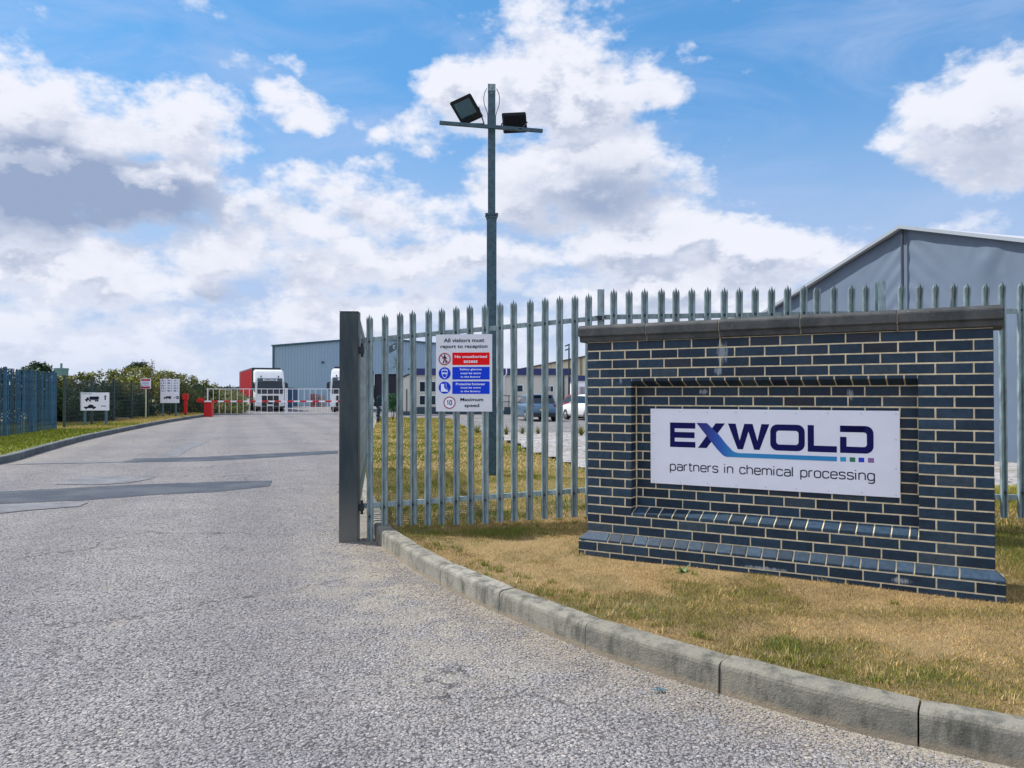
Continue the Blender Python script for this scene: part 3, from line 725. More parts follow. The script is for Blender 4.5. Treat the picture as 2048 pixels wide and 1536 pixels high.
# header specials
HB = MB(); hp = BR / 2
s = 0.0; z0, z1 = H0 - CH + MJ / 2, H0 - MJ * .2
i = 0
xs_ = [-.056, BR - .02]; q = BR - .02
while q < LEN - BR + .05: q += hp; xs_.append(q)
xs_[-1] = LEN - BR + .02; xs_ = [v for v in xs_[:-1] if v < LEN - BR - .03] + [LEN - BR + .02, LEN + .056]
for a, c in zip(xs_, xs_[1:]):
    a_ = a + (MJ / 2 if a > -.05 else 0); c_ = c - (MJ / 2 if c < LEN + .05 else 0)
    ta = 0.0 if a < -.05 else a_; tb = LEN if c > LEN + .05 else c_
    zs = z1 - .052
    HB.add([(a_, -.056, z0), (c_, -.056, z0), (c_, .04, z0), (a_, .04, z0), (a_, -.056, zs), (c_, -.056, zs), (c_, .04, zs), (a_, .04, zs), (ta, .001, z1), (tb, .001, z1), (tb, .04, z1), (ta, .04, z1)],
           [(3, 2, 1, 0), (0, 1, 5, 4), (1, 2, 6, 5), (3, 0, 4, 7), (4, 5, 9, 8), (5, 6, 10, 9), (7, 4, 8, 11), (8, 9, 10, 11), (2, 3, 7, 6), (6, 7, 11, 10)])
pb_m = mat('bullnose_brick', (.022, .045, .075), .6, spec=.25, island=.35, var=.25, vscale=30, bump=.001, bscale=150)
HB.build('plinth_course', pb_m, wall, bevel=.002)
SB = MB(); z0, z1 = rowz(18) + MJ / 2, rowz(18) + CH - .004; q = RX0 + .004
while q < RX1 - .01:
    c = min(q + hp, RX1 - .004); SB.prism([(-.001, z0), (-.001, z0 + .024), (DEP - .001, z1), (DEP + .04, z1), (DEP + .04, z0)], lambda u, v, w_: (w_, u, v), q + MJ / 2, c - MJ / 2); q += hp
SB.build('sill_course', pb_m, wall, bevel=.002)
SB = MB(); z0, z1 = rowz(4) + .004, rowz(4) + CH - MJ / 2; q = RX0 - .02
while q < RX1 - .01:
    c = min(q + hp, RX1 + .02); SB.prism([(-.001, z1), (-.001, z1 - .022), (DEP - .002, z0), (DEP + .04, z0), (DEP + .04, z1)], lambda u, v, w_: (w_, u, v), max(q, RX0) + MJ / 2, min(c, RX1) - MJ / 2); q += hp
SB.build('head_course', brick_m, wall, bevel=.002)
# mortar body
C_ = MB(); r = .003; zt = rowz(0) + CH
C_.box(r, RX0 - .002, r, TH - r, H0 - .03, zt)
C_.box(RX1 + .002, LEN - r, r, TH - r, H0 - .03, zt)
C_.box(RX0 - .002, RX1 + .002, r, TH - r, rowz(4) + CH - .004, zt)
C_.box(RX0 - .002, RX1 + .002, r, TH - r, H0 - .03, rowz(18) + .004)
C_.box(RX0 - .002, RX1 + .002, DEP + r, TH - r, rowz(18) + .004, rowz(4) + CH - .004)
C_.prism([(r, rowz(18) + .004), (r, rowz(18) + .024), (DEP + .003, rowz(18) + CH - .006), (DEP + .003, rowz(18) + .004)], lambda u, v, w_: (w_, u, v), RX0 - .001, RX1 + .001)
C_.prism([(r, rowz(4) + CH - .005), (r, rowz(4) + CH - .026), (DEP + .003, rowz(4) + .009), (DEP + .003, rowz(4) + CH - .005)], lambda u, v, w_: (w_, u, v), RX0 - .001, RX1 + .001)
C_.box(-.053, LEN + .053, -.053, TH - .02, 0, H0 - CH - .001 + .0)
C_.prism([(-.053, H0 - CH - .001), (-.051, H0 - .060), (.005, H0 - .011), (.2, H0 - .011), (.2, H0 - CH - .001)], lambda u, v, w_: (w_, u, v), -.003, LEN + .003)
C_.build('mortar', mortar_m, wall)
# coping
def cop_nodes(t, b, vec):
    g = t.node('ShaderNodeNewGeometry'); n = t.noise(vec, 5, 8, .7); n2 = t.noise(t.vm('MULTIPLY', vec, (5, 5, 40)), 1, 5, .6)
    c = t.mix(t.ss(n, .35, .65), (.034, .040, .044), (.085, .088, .088)); c = t.mix(t.ss(n2, .5, .7, 0, .6), c, (.05, .055, .055))
    c = t.mix(t.ss(t.noise(vec, 60, 4, .6), .62, .8, 0, .6), c, (.34, .33, .31)); t.put(b.inputs['Base Color'], c)
    bn = t.node('ShaderNodeBump'); bn.inputs['Distance'].default_value = .002; t.put(bn.inputs['Height'], t.noise(vec, 120, 4, .7)); t.l.new(bn.outputs[0], b.inputs['Normal'])
cop_m = mat('weathered_stone', (.13, .12, .11), .85, custom=cop_nodes)
prof = [(-.028, zt + .001), (-.036, zt + .044), (-.060, zt + .048), (-.063, zt + .112), (-.044, zt + .138), (TH / 2, zt + .152), (TH + .044, zt + .138), (TH + .063, zt + .112), (TH + .060, zt + .048), (TH + .036, zt + .044), (TH + .028, zt + .001)]
js = [-.062, .536, 1.12, 1.71, 2.34, LEN + .062]
for i, (a, c) in enumerate(zip(js, js[1:])):
    cb = MB(); dz = random.uniform(-.003, .003); dy = random.uniform(-.002, .003)
    cb.prism(prof, lambda u, v, w_: (w_, u + dy, v + dz), a + .004, c - .004); cb.build('coping_stone', cop_m, wall, bevel=.004)
cb = MB()
for a in js[1:-1]: cb.prism([(u * .97 + .002, v - .004) for u, v in prof], lambda u, v, w_: (w_, u, v), a - .005, a + .005)
cb.build('coping_joint', mat('grey_joint', (.20, .18, .14), .9), wall)

# white company board fixed in the recess
n_in = Vector((-math.sin(WA), math.cos(WA), 0)); BP = (WL[0] + n_in.x * (DEP - .022), WL[1] + n_in.y * (DEP - .022))
def bs(px, py): return pl(px, py, BP, WA)
s0, zt0 = bs(1301, 818); s1, zt1 = bs(1799.5, 821); _, zb0 = bs(1302, 965); _, zb1 = bs(1801, 997)
board = thing('company_sign', 'white rectangular board reading EXWOLD partners in chemical processing, in brick wall recess', 'sign', (BP[0], BP[1], 0), WA)
b = MB(); b.box(s0, s1, 0, .004, (zb0 + zb1) / 2, (zt0 + zt1) / 2); b.build('panel', board_w, board, bevel=.001)
ZT, ZB = (zt0 + zt1) / 2, (zb0 + zb1) / 2
b = MB(); b.box(s0 + .03, s1 - .03, .0045, .018, ZB + .03, ZB + .06); b.box(s0 + .03, s1 - .03, .0045, .018, ZT - .06, ZT - .03); b.build('batten', galv, board)
def zc(zx, zy): return bs(1280 + zx / 3.793, 800 + zy / 3.793)
ht_top = zc(228, 170)[1]; ht_bot = zc(228, 355)[1]; HH = ht_top - ht_bot
def sx(zx): return zc(zx, 270)[0]
yl = -.0012; t_ = HH * .235
E = MB()
a, c = sx(228), sx(420)
for zb_, zt_ in ((0, t_ * .97), (HH / 2 - t_ / 2, HH / 2 + t_ / 2), (HH - t_, HH)):
    add2d(E, [(a + t_ * .85, ht_bot + zb_), (c if zb_ != HH / 2 - t_ / 2 else c - .006, ht_bot + zb_), (c if zb_ != HH / 2 - t_ / 2 else c - .006, ht_bot + zt_), (a + t_ * .85, ht_bot + zt_)], yl)
add2d(E, [(a, ht_bot), (a + t_ * .85, ht_bot), (a + t_ * .85, ht_top), (a, ht_top)], yl)
# X: the rising stroke in two pieces
xa, xb = sx(440), sx(645); xw = HH * .37
X0, X1 = sx(430), sx(645)
add2d(E, [(xa, ht_bot), (xa + xw * .95, ht_bot), (xb, ht_top), (xb - xw, ht_top)], yl)
# W
a, c = sx(668), sx(982); ww = c - a; dw = HH * .30
wp = [(a, 1), (a + dw, 1), (a + ww * .285, .34), (a + ww * .40, 1), (a + ww * .60, 1), (a + ww * .715, .34), (c - dw, 1), (c, 1), (a + ww * .765, 0), (a + ww * .635, 0), (a + ww * .50, .70), (a + ww * .365, 0), (a + ww * .235, 0)]
W2 = [(p, ht_bot + q * HH) for p, q in wp]
add2d(E, [W2[i] for i in (0, 12, 11, 2, 1)], yl); add2d(E, [W2[i] for i in (2, 11, 10, 3)], yl); add2d(E, [W2[i] for i in (3, 10, 4)], yl)
add2d(E, [W2[i] for i in (4, 10, 9, 5)], yl); add2d(E, [W2[i] for i in (5, 9, 8, 7, 6)], yl)
def rrect(x0, x1, z0, z1, r, n=6, corners=(1, 1, 1, 1)):
    out = []
    for (cx, cz, a0, on) in ((x1 - r, z1 - r, 0, corners[0]), (x0 + r, z1 - r, 90, corners[1]), (x0 + r, z0 + r, 180, corners[2]), (x1 - r, z0 + r, 270, corners[3])):
        for i in range(n + 1):
            a_ = R(a0 + 90 * i / n)
            if on: out.append((cx + r * math.cos(a_), cz + r * math.sin(a_)))
            else: out.append((cx + r * (1 if a0 in (0, 270) else -1), cz + r * (1 if a0 in (0, 90) else -1)))
    return out
def ringpoly(b, o, i, y, skip=()):
    n = len(o)
    for k in range(n):
        if k in skip: continue
        j = (k + 1) % n; add2d(b, [o[k], o[j], i[j], i[k]], y)
a, c = sx(988), sx(1250)
ringpoly(E, rrect(a, c, ht_bot, ht_top, HH * .27), rrect(a + t_ * .95, c - t_ * .95, ht_bot + t_, ht_top - t_, HH * .11), yl)
a, c = sx(1272), sx(1493)
add2d(E, [(a, ht_bot), (a + t_ * .95, ht_bot), (a + t_ * .95, ht_top), (a, ht_top)], yl); add2d(E, [(a + t_ * .95, ht_bot), (c, ht_bot), (c, ht_bot + t_), (a + t_ * .95, ht_bot + t_)], yl)
a, c = sx(1517), sx(1772)
o_ = rrect(a, c, ht_bot, ht_top, HH * .27, corners=(1, 0, 0, 1)); i_ = rrect(a + t_ * .95, c - t_ * .95, ht_bot + t_, ht_top - t_, HH * .10, corners=(1, 0, 0, 1))
# open at the left, between the top bar and the shorter upright
ringpoly(E, o_, i_, yl, skip=tuple(range(7, 21)))
add2d(E, [(a, ht_top - t_), (a + t_ * .95, ht_top - t_), (a + t_ * .95, ht_top), (a, ht_top)], yl)
add2d(E, [(a + t_ * .95, ht_top - t_), i_[6], o_[6], (a + t_ * .95, ht_top)], yl) if False else None
add2d(E, [(a, ht_bot), (a + t_ * .95, ht_bot), (a + t_ * .95, ht_top - t_ * 1.75), (a, ht_top - t_ * 1.75)], yl)
add2d(E, [(a + t_ * .95, ht_top), o_[6], i_[6], (a + t_ * .95, ht_top - t_)][::1], yl)
add2d(E, [(a + t_ * .95, ht_bot), (a + t_ * .95, ht_bot + t_), i_[21], o_[21]], yl)
flat(E, 'lettering', navy, board)
# the falling stroke of the X that runs on as an underline
def swoosh_nodes(t, b, vec):
    sp = t.node('ShaderNodeSeparateXYZ'); t.l.new(vec, sp.inputs[0])
    f = t.m('SUBTRACT', sp.outputs[0], X0)
    c = t.mix(t.ss(f, .05, .20), (.008, .014, .20), (.006, .08, .42)); c = t.mix(t.ss(f, .16, .32), c, (.008, .22, .50)); t.put(b.inputs['Base Color'], c)
sw_m = mat('blue_gradient_print', (0, .1, .4), .4, custom=swoosh_nodes)
zu1 = zc(900, 408)[1]; zu0 = zc(900, 441)[1]; xe = sx(1493)
S_ = MB(); xw2 = HH * .42
zm = zu0 + .0
top_r = [(X0 + xw2, ht_top), (sx(600), zc(600, 265)[1]), (sx(655), zc(655, 335)[1]), (sx(705), zc(705, 388)[1]), (sx(722), zc(722, 396)[1]), (sx(745), zu1), (xe, zu1)]
bot_l = [(X0, ht_top), (sx(535), zc(535, 310)[1]), (sx(585), zc(585, 372)[1]), (sx(630), zc(630, 420)[1]), (sx(655), zc(655, 431)[1]), (sx(690), zu0), (xe, zu0)]
for k in range(6): add2d(S_, [bot_l[k], bot_l[k + 1], top_r[k + 1], top_r[k]], yl - .0012)
flat(S_, 'swoosh', sw_m, board)
for (za, zb_), cc in zip(((1518, 1562), (1590, 1632), (1657, 1700), (1728, 1774)), ((.01, .30, .55), (.01, .17, .10), (.005, .03, .48), (.22, .11, .32))):
    q = MB(); add2d(q, [(sx(za), zu0), (sx(zb_), zu0), (sx(zb_), zu1), (sx(za), zu1)], yl)
    flat(q, 'colour_square', mat('print_%d' % za, cc, .4), board)
# tagline in a squarish light face, drawn as strokes (x-height 1, width per glyph)
RC = lambda x0, z0, x1, z1, r=.28: [(x0 + r, z0), (x1 - r, z0), (x1 - r * .3, z0 + r * .3), (x1, z0 + r), (x1, z1 - r), (x1 - r * .3, z1 - r * .3), (x1 - r, z1), (x0 + r, z1), (x0 + r * .3, z1 - r * .3), (x0, z1 - r), (x0, z0 + r), (x0 + r * .3, z0 + r * .3), (x0 + r, z0)]
ARCH = lambda x0, x1: [(x0, .72), (x0 + .08, .9), (x0 + .28, 1), (x1 - .28, 1), (x1 - .08, .9), (x1, .72), (x1, 0)]
GL = {
 'p': (1.0, [[(0, 1), (0, -.42)], RC(0, 0, .85, 1)]), 'a': (1.0, [[(.06, .82), (.12, .95), (.28, 1), (.57, 1), (.77, .92), (.85, .72), (.85, 0)], [(.85, .58), (.25, .58), (.06, .5), (0, .3), (.06, .08), (.25, 0), (.6, 0), (.85, .14)]]),
 'r': (.62, [[(0, 0), (0, 1)], [(0, .75), (.1, .92), (.3, 1), (.5, 1)]]), 't': (.66, [[(.18, 1.3), (.18, .22), (.25, .05), (.42, 0), (.55, 0)], [(0, 1), (.55, 1)]]),
 'n': (1.0, [[(0, 0), (0, 1)], ARCH(0, .82)]), 'e': (1.0, [[(0, .52), (.85, .52), (.85, .72), (.77, .92), (.57, 1), (.28, 1), (.08, .92), (0, .72), (0, .28), (.08, .08), (.28, 0), (.6, 0), (.78, .06), (.83, .2)]]),
 's': (.95, [[(.78, .8), (.7, .95), (.52, 1), (.25, 1), (.06, .94), (0, .76), (.07, .58), (.25, .52), (.55, .49), (.74, .42), (.80, .24), (.73, .07), (.52, 0), (.24, 0), (.06, .05), (0, .2)]]),
 'i': (.30, [[(.0, 0), (.0, 1)], [(.0, 1.28), (.0, 1.42)]]), 'c': (.95, [[(.8, .74), (.76, .92), (.56, 1), (.28, 1), (.08, .92), (0, .72), (0, .28), (.08, .08), (.28, 0), (.56, 0), (.76, .08), (.8, .26)]]),
 'h': (1.0, [[(0, 0), (0, 1.42)], ARCH(0, .82)]), 'm': (1.55, [[(0, 0), (0, 1)], ARCH(0, .68), ARCH(.68, 1.36)]), 'l': (.30, [[(0, 0), (0, 1.42)]]),
 'o': (1.02, [RC(0, 0, .86, 1)]), 'g': (1.0, [RC(0, 0, .85, 1), [(.85, 1), (.85, -.2), (.77, -.37), (.58, -.43), (.25, -.43), (.06, -.36)]]), ' ': (.62, [])}
def strokes(b, body, x0, x1, zbase, xh, th, y, gl=GL, gap=.14):
    tot = sum(gl[c][0] + gap for c in body) - .14 - gap; k = (x1 - x0) / tot; x = x0
    for ch in body:
        for li in gl[ch][1]:
            pts = [Vector((x + p * k, zbase + q * xh)) for p, q in li]; closed = (pts[0] - pts[-1]).length < 1e-6
            m_ = len(pts) - (1 if closed else 0); L = []; Rr = []
            for i in range(m_):
                a_ = pts[(i - 1) % m_] if (closed or i > 0) else None; c_ = pts[(i + 1) % m_] if (closed or i < m_ - 1) else None
                d1 = (pts[i] - a_).normalized() if a_ is not None else None; d2 = (c_ - pts[i]).normalized() if c_ is not None else None
                d = ((d1 or d2) + (d2 or d1)).normalized(); nn = Vector((-d.y, d.x)); co = max(.5, nn.dot(Vector((-(d2 or d1).y, (d2 or d1).x))))
                L.append(pts[i] + nn * (th / 2 / co)); Rr.append(pts[i] - nn * (th / 2 / co))
            for i in range(m_ if closed else m_ - 1):
                j = (i + 1) % m_; add2d(b, [L[i], Rr[i], Rr[j], L[j]], y - (len(b.f) % 12) * .00004)
        x += (gl[ch][0] + gap) * k
T = MB(); zb_l = zc(228, 528)[1]; xh = zb_l and (zc(300, 487)[1] - zc(300, 533)[1])
strokes(T, 'partners in chemical processing', sx(230), sx(1776), zc(1000, 571)[1], xh, .0084, yl)
flat(T, 'tagline', ink, board)
rv = None
rivm = mat('rivet_cap', (.62, .64, .72), .4, spec=.6)
for i in range(9):
    for zz_ in (ZT - .022, ZB + .022):
        x_ = s0 + .025 + (s1 - s0 - .05) * i / 8
        if rv is None:
            q = MB(); q.cyl((0, 0, 0), (0, -.004, 0), .007, .0045, n=10); rv = q.build('rivet', rivm, board); rv.location = (x_, -.0002, zz_)
        else: dup(rv, board, (x_, -.0002, zz_))
for x_ in (s0 + .025, s1 - .025):
    for f in (.33, .67): dup(rv, board, (x_, -.0002, ZB + (ZT - ZB) * f))

# ------------------------------------------------------------------ palisade fence
FA = math.atan2(-.68, 6.147); FP = (-1.437, 7.92)
def fs_(px, py): return pl(px, py, FP, FA)
def paling_mesh(Hh, name='paling', m=galv, rails=(.235, 1.93)):
    b = MB()
    prof = [(-.0345, .004), (-.0265, -.016), (-.013, -.019), (-.0055, .001), (.0055, .001), (.013, -.019), (.0265, -.016), (.0345, .004)]
    th = .0028; n = len(prof); zb = Hh - .125
    def P(i, z, dx=0, dy=0): return [(prof[i][0] + dx, prof[i][1] + dy, z), (prof[i][0] + dx, prof[i][1] + th + dy, z)]
    vs = []
    for z in (0, zb):
        for i in range(n): vs += P(i, z)
    fs = []; o = 2 * n
    for i in range(n - 1):
        a = 2 * i; fs += [(a, a + 2, a + 2 + o, a + o), (a + 1, a + 1 + o, a + 3 + o, a + 3), (a, a + 1, a + 3, a + 2)]
    fs += [(0, o, o + 1, 1), (2 * n - 2, 2 * n - 1, o + 2 * n - 1, o + 2 * n - 2)]
    b.add(vs, fs)
    def prong(ia, ib, tipx, tipy, tipz, out):
        pts = list(range(ia, ib + 1)); levels = [(zb, 0, 0, 1.0), (zb + .045, out * .35, -.003, 1.0), (zb + .072, out * .8, -.006, .96)]
        cx = sum(prof[i][0] for i in pts) / len(pts); rows = []
        for z, dx, dy, k in levels:
            r_ = []
            for i in pts:
                x = cx + (prof[i][0] - cx) * k + dx; r_ += [(x, prof[i][1] + dy, z), (x, prof[i][1] + th + dy, z)]
            rows.append(r_)
        m_ = len(rows[0]); vs = [v for r_ in rows for v in r_] + [(tipx, tipy, tipz)]; fs = []
        for l in range(2):
            for i in range(len(pts) - 1):
                a = l * m_ + 2 * i; fs += [(a, a + 2, a + 2 + m_, a + m_), (a + 1, a + 1 + m_, a + 3 + m_, a + 3)]
            fs += [(l * m_, l * m_ + m_, l * m_ + m_ + 1, l * m_ + 1), (l * m_ + m_ - 2, l * m_ + m_ - 1, l * m_ + 2 * m_ - 1, l * m_ + 2 * m_ - 2)]
        t = 3 * m_; a = 2 * m_
        for i in range(len(pts) - 1): fs += [(a + 2 * i, a + 2 * i + 2, t), (a + 2 * i + 1, t, a + 2 * i + 3)]
        fs += [(a, t, a + 1), (a + m_ - 2, a + m_ - 1, t)]
        b.add(vs, fs)
    prong(0, 2, -.020, -.026, Hh - .022, -.001)
    prong(2, 5, 0, -.004, Hh, 0)
    prong(5, 7, .020, -.026, Hh - .022, .001)
    nf = len(b.f)
    for z in rails: b.cyl((0, .001, z), (0, -.022, z), .0095, n=6)
    o = b.build(name, m, None); o.data.materials.append(bolt_m)
    for p in o.data.polygons[nf:]: p.material_index = 1
    return o
pal_px = [741, 770, 799, 828, 856, 884, 913, 942, 971, 1000, 1029, 1059, 1089, 1118, 1148, 1177]
pal_px2 = [1229, 1260, 1290, 1321, 1353, 1384, 1415, 1447, 1478, 1510, 1541, 1573, 1605, 1638, 1670, 1703, 1735]
pal_px3 = [1803, 1837, 1871, 1905, 1938, 1972, 2006, 2040, 2075, 2110, 2145, 2181]
fence = thing('palisade_fence', 'galvanised steel palisade fence with triple-pointed pales running behind the brick wall', 'fence', (*FP, 0), FA)
proto = paling_mesh(2.2); first = True
def lin(p, q, s): return p[1] + (q[1] - p[1]) * (s - p[0]) / (q[0] - p[0])
T1 = (fs_(741, 628), fs_(1148, 588)); T2 = (fs_(1229, 577), fs_(2040, 562))
def place_p(px, T, hs=1.0, drop=0):
    global first
    s = fs_(px, 700)[0]; z = lin(T[0], T[1], s); Hh = 2.2 * hs
    loc = (s, random.uniform(-.002, .002), z - Hh + random.uniform(-.005, .005)); rot = (random.uniform(-.006, .006), random.uniform(-.007, .007), random.uniform(-.06, .06))
    if first: proto.parent = fence; proto.location = loc; proto.rotation_euler = rot; proto.scale = (1, 1, hs); first = False
    else: dup(proto, fence, loc, rot, (1, 1, hs))
place_p(741, T1, 1.045)
for p in pal_px[1:]: place_p(p, T1)
for p in pal_px2 + pal_px3: place_p(p, T2)
def rail(pa, pb, T, dz, ya=.004):
    sa, sb = fs_(pa, 700)[0], fs_(pb, 700)[0]; za, zb_ = lin(T[0], T[1], sa) - dz, lin(T[0], T[1], sb) - dz
    b = MB(); b.hexa([(sa, ya, za - .024), (sb, ya, zb_ - .024), (sb, ya + .006, zb_ - .024), (sa, ya + .006, za - .024)], [(sa, ya, za + .024), (sb, ya, zb_ + .024), (sb, ya + .006, zb_ + .024), (sa, ya + .006, za + .024)])
    b.hexa([(sa, ya + .006, za + .018), (sb, ya + .006, zb_ + .018), (sb, ya + .045, zb_ + .018), (sa, ya + .045, za + .018)], [(sa, ya + .006, za + .024), (sb, ya + .006, zb_ + .024), (sb, ya + .045, zb_ + .024), (sa, ya + .045, za + .024)])
    b.build('rail', galv, fence)
for T_, pa, pb in ((T1, 722, 1196), (T2, 1205, 1766), (T2, 1770, 2250)):
    rail(pa, pb, T_, .28 if T_ is T2 else .262); rail(pa, pb, T_, 1.945 if T_ is T1 else 2.01)
def post(px, top, T):
    s = fs_(px, 700)[0]; z = fs_(px, top)[1]; b = MB()
    b.box(s - .034, s + .034, .055, .061, .1, z); b.box(s - .034, s + .034, .145, .151, .1, z); b.box(s - .003, s + .003, .061, .145, .1, z)
    b.build('fence_post', galv, fence)
    for dz in (.28, 2.0):
        bb = MB(); zz_ = lin(T[0], T[1], s) - dz; bb.box(s - .06, s + .06, .0101, .055, zz_ - .02, zz_ + .016)
        for o_ in (-.035, .035): bb.cyl((s + o_, .012, zz_), (s + o_, -.008, zz_), .010, n=6)
        bb.build('bracket', bolt_m, fence)
post(1202, 577, T2); post(1769, 560, T2)

# gate post
gpz = gp(699, 1082, 0.0); GD = gpz.y
gpost = thing('gate_post', 'tall square dark steel gate post standing at the road edge', 'gate post', (gpz.x + .0, GD, 0), R(4))
def gpn(t, b, vec):
    n = t.noise(t.vm('MULTIPLY', vec, (6, 6, 1.2)), 1.2, 7, .6)
    c = t.mix(t.ss(n, .35, .7), (.018, .034, .042), (.060, .072, .075))
    sp = t.node('ShaderNodeSeparateXYZ'); t.l.new(vec, sp.inputs[0])
    c = t.mix(t.ss(t.m('ADD', sp.outputs[2], t.m('MULTIPLY', n, .7)), 1.0, .30, 0, .7), c, (.17, .165, .145))
    sc = t.noise(t.vm('MULTIPLY', vec, (8, 8, 90)), 1, 4, .6); c = t.mix(t.ss(sc, .68, .74, 0, .55), c, (.03, .04, .045))
    t.put(b.inputs['Base Color'], c)
gp_m = mat('gate_post_steel', (.05, .08, .1), .5, .3, custom=gpn)
hw = .093; zt_ = dp(699, 625, GD).z
b = MB(); b.box(-hw, hw, -hw, hw, -.1, zt_ - .004); b.build('post', gp_m, gpost, bevel=.006)
b = MB(); b.box(-hw - .002, hw + .002, -hw - .002, hw + .002, zt_ - .004, zt_ + .004); b.build('cap', gp_m, gpost, bevel=.003)
b = MB()
for z_ in (.34, 1.93): b = MB(); b.box(hw - .002, hw + .05, -.03, .03, z_ - .035, z_ + .035); b.cyl((hw + .03, -.01, z_ - .07), (hw + .03, -.01, z_ + .07), .014, n=8); b.build('hinge', bolt_m, gpost)
pass

# open palisade gate leaf folded back along the road edge
ga, gb = Vector((-1.60, 8.05, 0)), Vector((-2.66, 14.3, 0)); gang = math.atan2(gb.y - ga.y, gb.x - ga.x); gl_ = (gb - ga).length
gate = thing('palisade_gate', 'open galvanised palisade gate leaf folded back behind the dark gate post', 'gate', ga, gang)
gpr = paling_mesh(2.05); n = int(gl_ / .15); f_ = True
for i in range(n):
    loc = (.08 + i * .15, .0, .26)
    if f_: gpr.parent = gate; gpr.location = loc; f_ = False
    else: dup(gpr, gate, loc)
for z_ in (.62, 1.98):
    b = MB(); b.box(0, gl_, .006, .056, z_ - .03, z_ + .03); b.build('gate_rail', galv_dark, gate)
for x_ in (0.0, gl_ - .05):
    b = MB(); b.box(x_, x_ + .06, .006, .066, .16, 2.18); b.build('gate_stile', galv_dark, gate)
b = MB(); b.bar((.1, .03, .64), (gl_ - .1, .03, 1.95), .012, .05); b.build('brace', galv, gate)

# visitor sign on the fence
sa, _ = fs_(873, 700); sb, _ = fs_(985, 700); zs1 = fs_(930, 669)[1]; zs0 = fs_(930, 823)[1]
sx0, SW, SH = sa, sb - sa, zs1 - zs0
vs_ = thing('safety_sign', 'white visitor safety sign with red and blue panels fixed to the palisade fence', 'sign', (FP[0] + math.cos(FA) * sa + math.sin(FA) * .024, FP[1] + math.sin(FA) * sa - math.cos(FA) * .024, zs0), FA)
b = MB(); b.box(0, SW, -.003, .003, 0, SH); b.build('panel', mat('pale_sign_face', (.64, .67, .73), .45, var=.04, vscale=6), vs_, bevel=.001)
def vz(zx, zy): return (zx - 105) / 1020 * SW, SH - (zy - 75) / 1395 * SH      # coordinates read off the enlarged sign
yv = -.0045; yw = -.006
VA = [(0, 1), (.42, 0), (.84, 1)]
GL.update({'A': (1.2, [[(0, 0), (.52, 1.42), (1.04, 0)], [(.19, .50), (.85, .50)]]), 'v': (.92, [VA]), 'u': (1.0, [[(0, 1), (0, .28), (.08, .08), (.28, 0), (.52, 0), (.82, .25)], [(.82, 1), (.82, 0)]]),
 'N': (1.2, [[(0, 0), (0, 1.42), (.98, 0), (.98, 1.42)]]), 'd': (1.0, [[(.85, 0), (.85, 1.42)], RC(0, 0, .85, 1)]), 'b': (1.0, [[(0, 0), (0, 1.42)], RC(0, 0, .85, 1)]),
 'S': (1.15, [[(.95, 1.08), (.86, 1.32), (.62, 1.42), (.32, 1.42), (.08, 1.32), (.02, 1.05), (.12, .84), (.5, .73), (.86, .60), (.97, .36), (.88, .1), (.62, 0), (.3, 0), (.06, .12), (0, .36)]]),
 'f': (.62, [[(.18, 0), (.18, 1.18), (.26, 1.38), (.50, 1.42)], [(0, .98), (.48, .98)]]), 'y': (.92, [VA, [(.42, 0), (.28, -.36), (.08, -.42)]]), 'w': (1.35, [[(0, 1), (.30, 0), (.62, .95), (.94, 0), (1.24, 1)]]),
 'P': (1.1, [[(0, 0), (0, 1.42), (.62, 1.42), (.86, 1.3), (.92, 1.05), (.86, .8), (.62, .66), (0, .66)]]), 'M': (1.4, [[(0, 0), (0, 1.42), (.60, .1), (1.2, 1.42), (1.2, 0)]]), 'x': (.92, [[(0, 1), (.78, 0)], [(.78, 1), (0, 0)]]),
 '1': (.75, [[(.05, 1.05), (.42, 1.42), (.42, 0)]]), '0': (1.0, [RC(0, 0, .80, 1.42, .38)])})
def vbox(body, x0, x1, z0, z1, m, k=.33, y=-.006):
    zs_ = [q for ch in body for li in GL[ch][1] for _, q in li]; lo, hi = min(zs_), max(zs_); xh_ = (z1 - z0) / (hi - lo + k * .8); th_ = xh_ * k
    b = MB(); strokes(b, body, x0 + th_ / 2, x1 - th_ / 2, z0 + th_ / 2 - lo * xh_, xh_, th_, y, gap=.38); flat(b, 'lettering', m, vs_)
def vtext(body, zx0, zx1, zy0, zy1, m, bold=.02):
    x0, z1 = vz(zx0, zy0); x1, z0 = vz(zx1, zy1); put_text('lettering', body, m, vs_, (x0 + x1) / 2, (z0 + z1) / 2, yw, width=x1 - x0, height=z1 - z0, bold=.017)
vtext('All visitors must', 248, 985, 148, 218, ink); vtext('report to reception', 190, 1042, 262, 345, ink)
vtext('Maximum', 552, 965, 1222, 1283, ink); vtext('speed', 628, 892, 1328, 1405, ink)
for (y0_, y1_, m_) in ((405, 630, redp), (665, 893, bluep), (925, 1152, bluep)):
    x0, z1 = vz(405, y0_); x1, z0 = vz(1080, y1_); q = MB(); add2d(q, rrect(x0, x1, z0, z1, .006), yv); flat(q, 'colour_panel', m_, vs_)
vtext('No unauthorised', 450, 1032, 455, 502, whitep, .03); vtext('access', 612, 862, 548, 592, whitep, .03)
for i, (t0, t1, t2) in enumerate((('Safety glasses', 'must be worn', 'in the factory'), ('Protective footwear', 'must be worn', 'in the factory'))):
    o_ = i * 260; vtext(t0, 540 - 70 * i, 938 + 65 * i, 690 + o_, 735 + o_, whitep, .03); vtext(t1, 556, 922, 760 + o_, 795 + o_, whitep, .03); vtext(t2, 560, 915, 826 + o_, 868 + o_, whitep, .03)
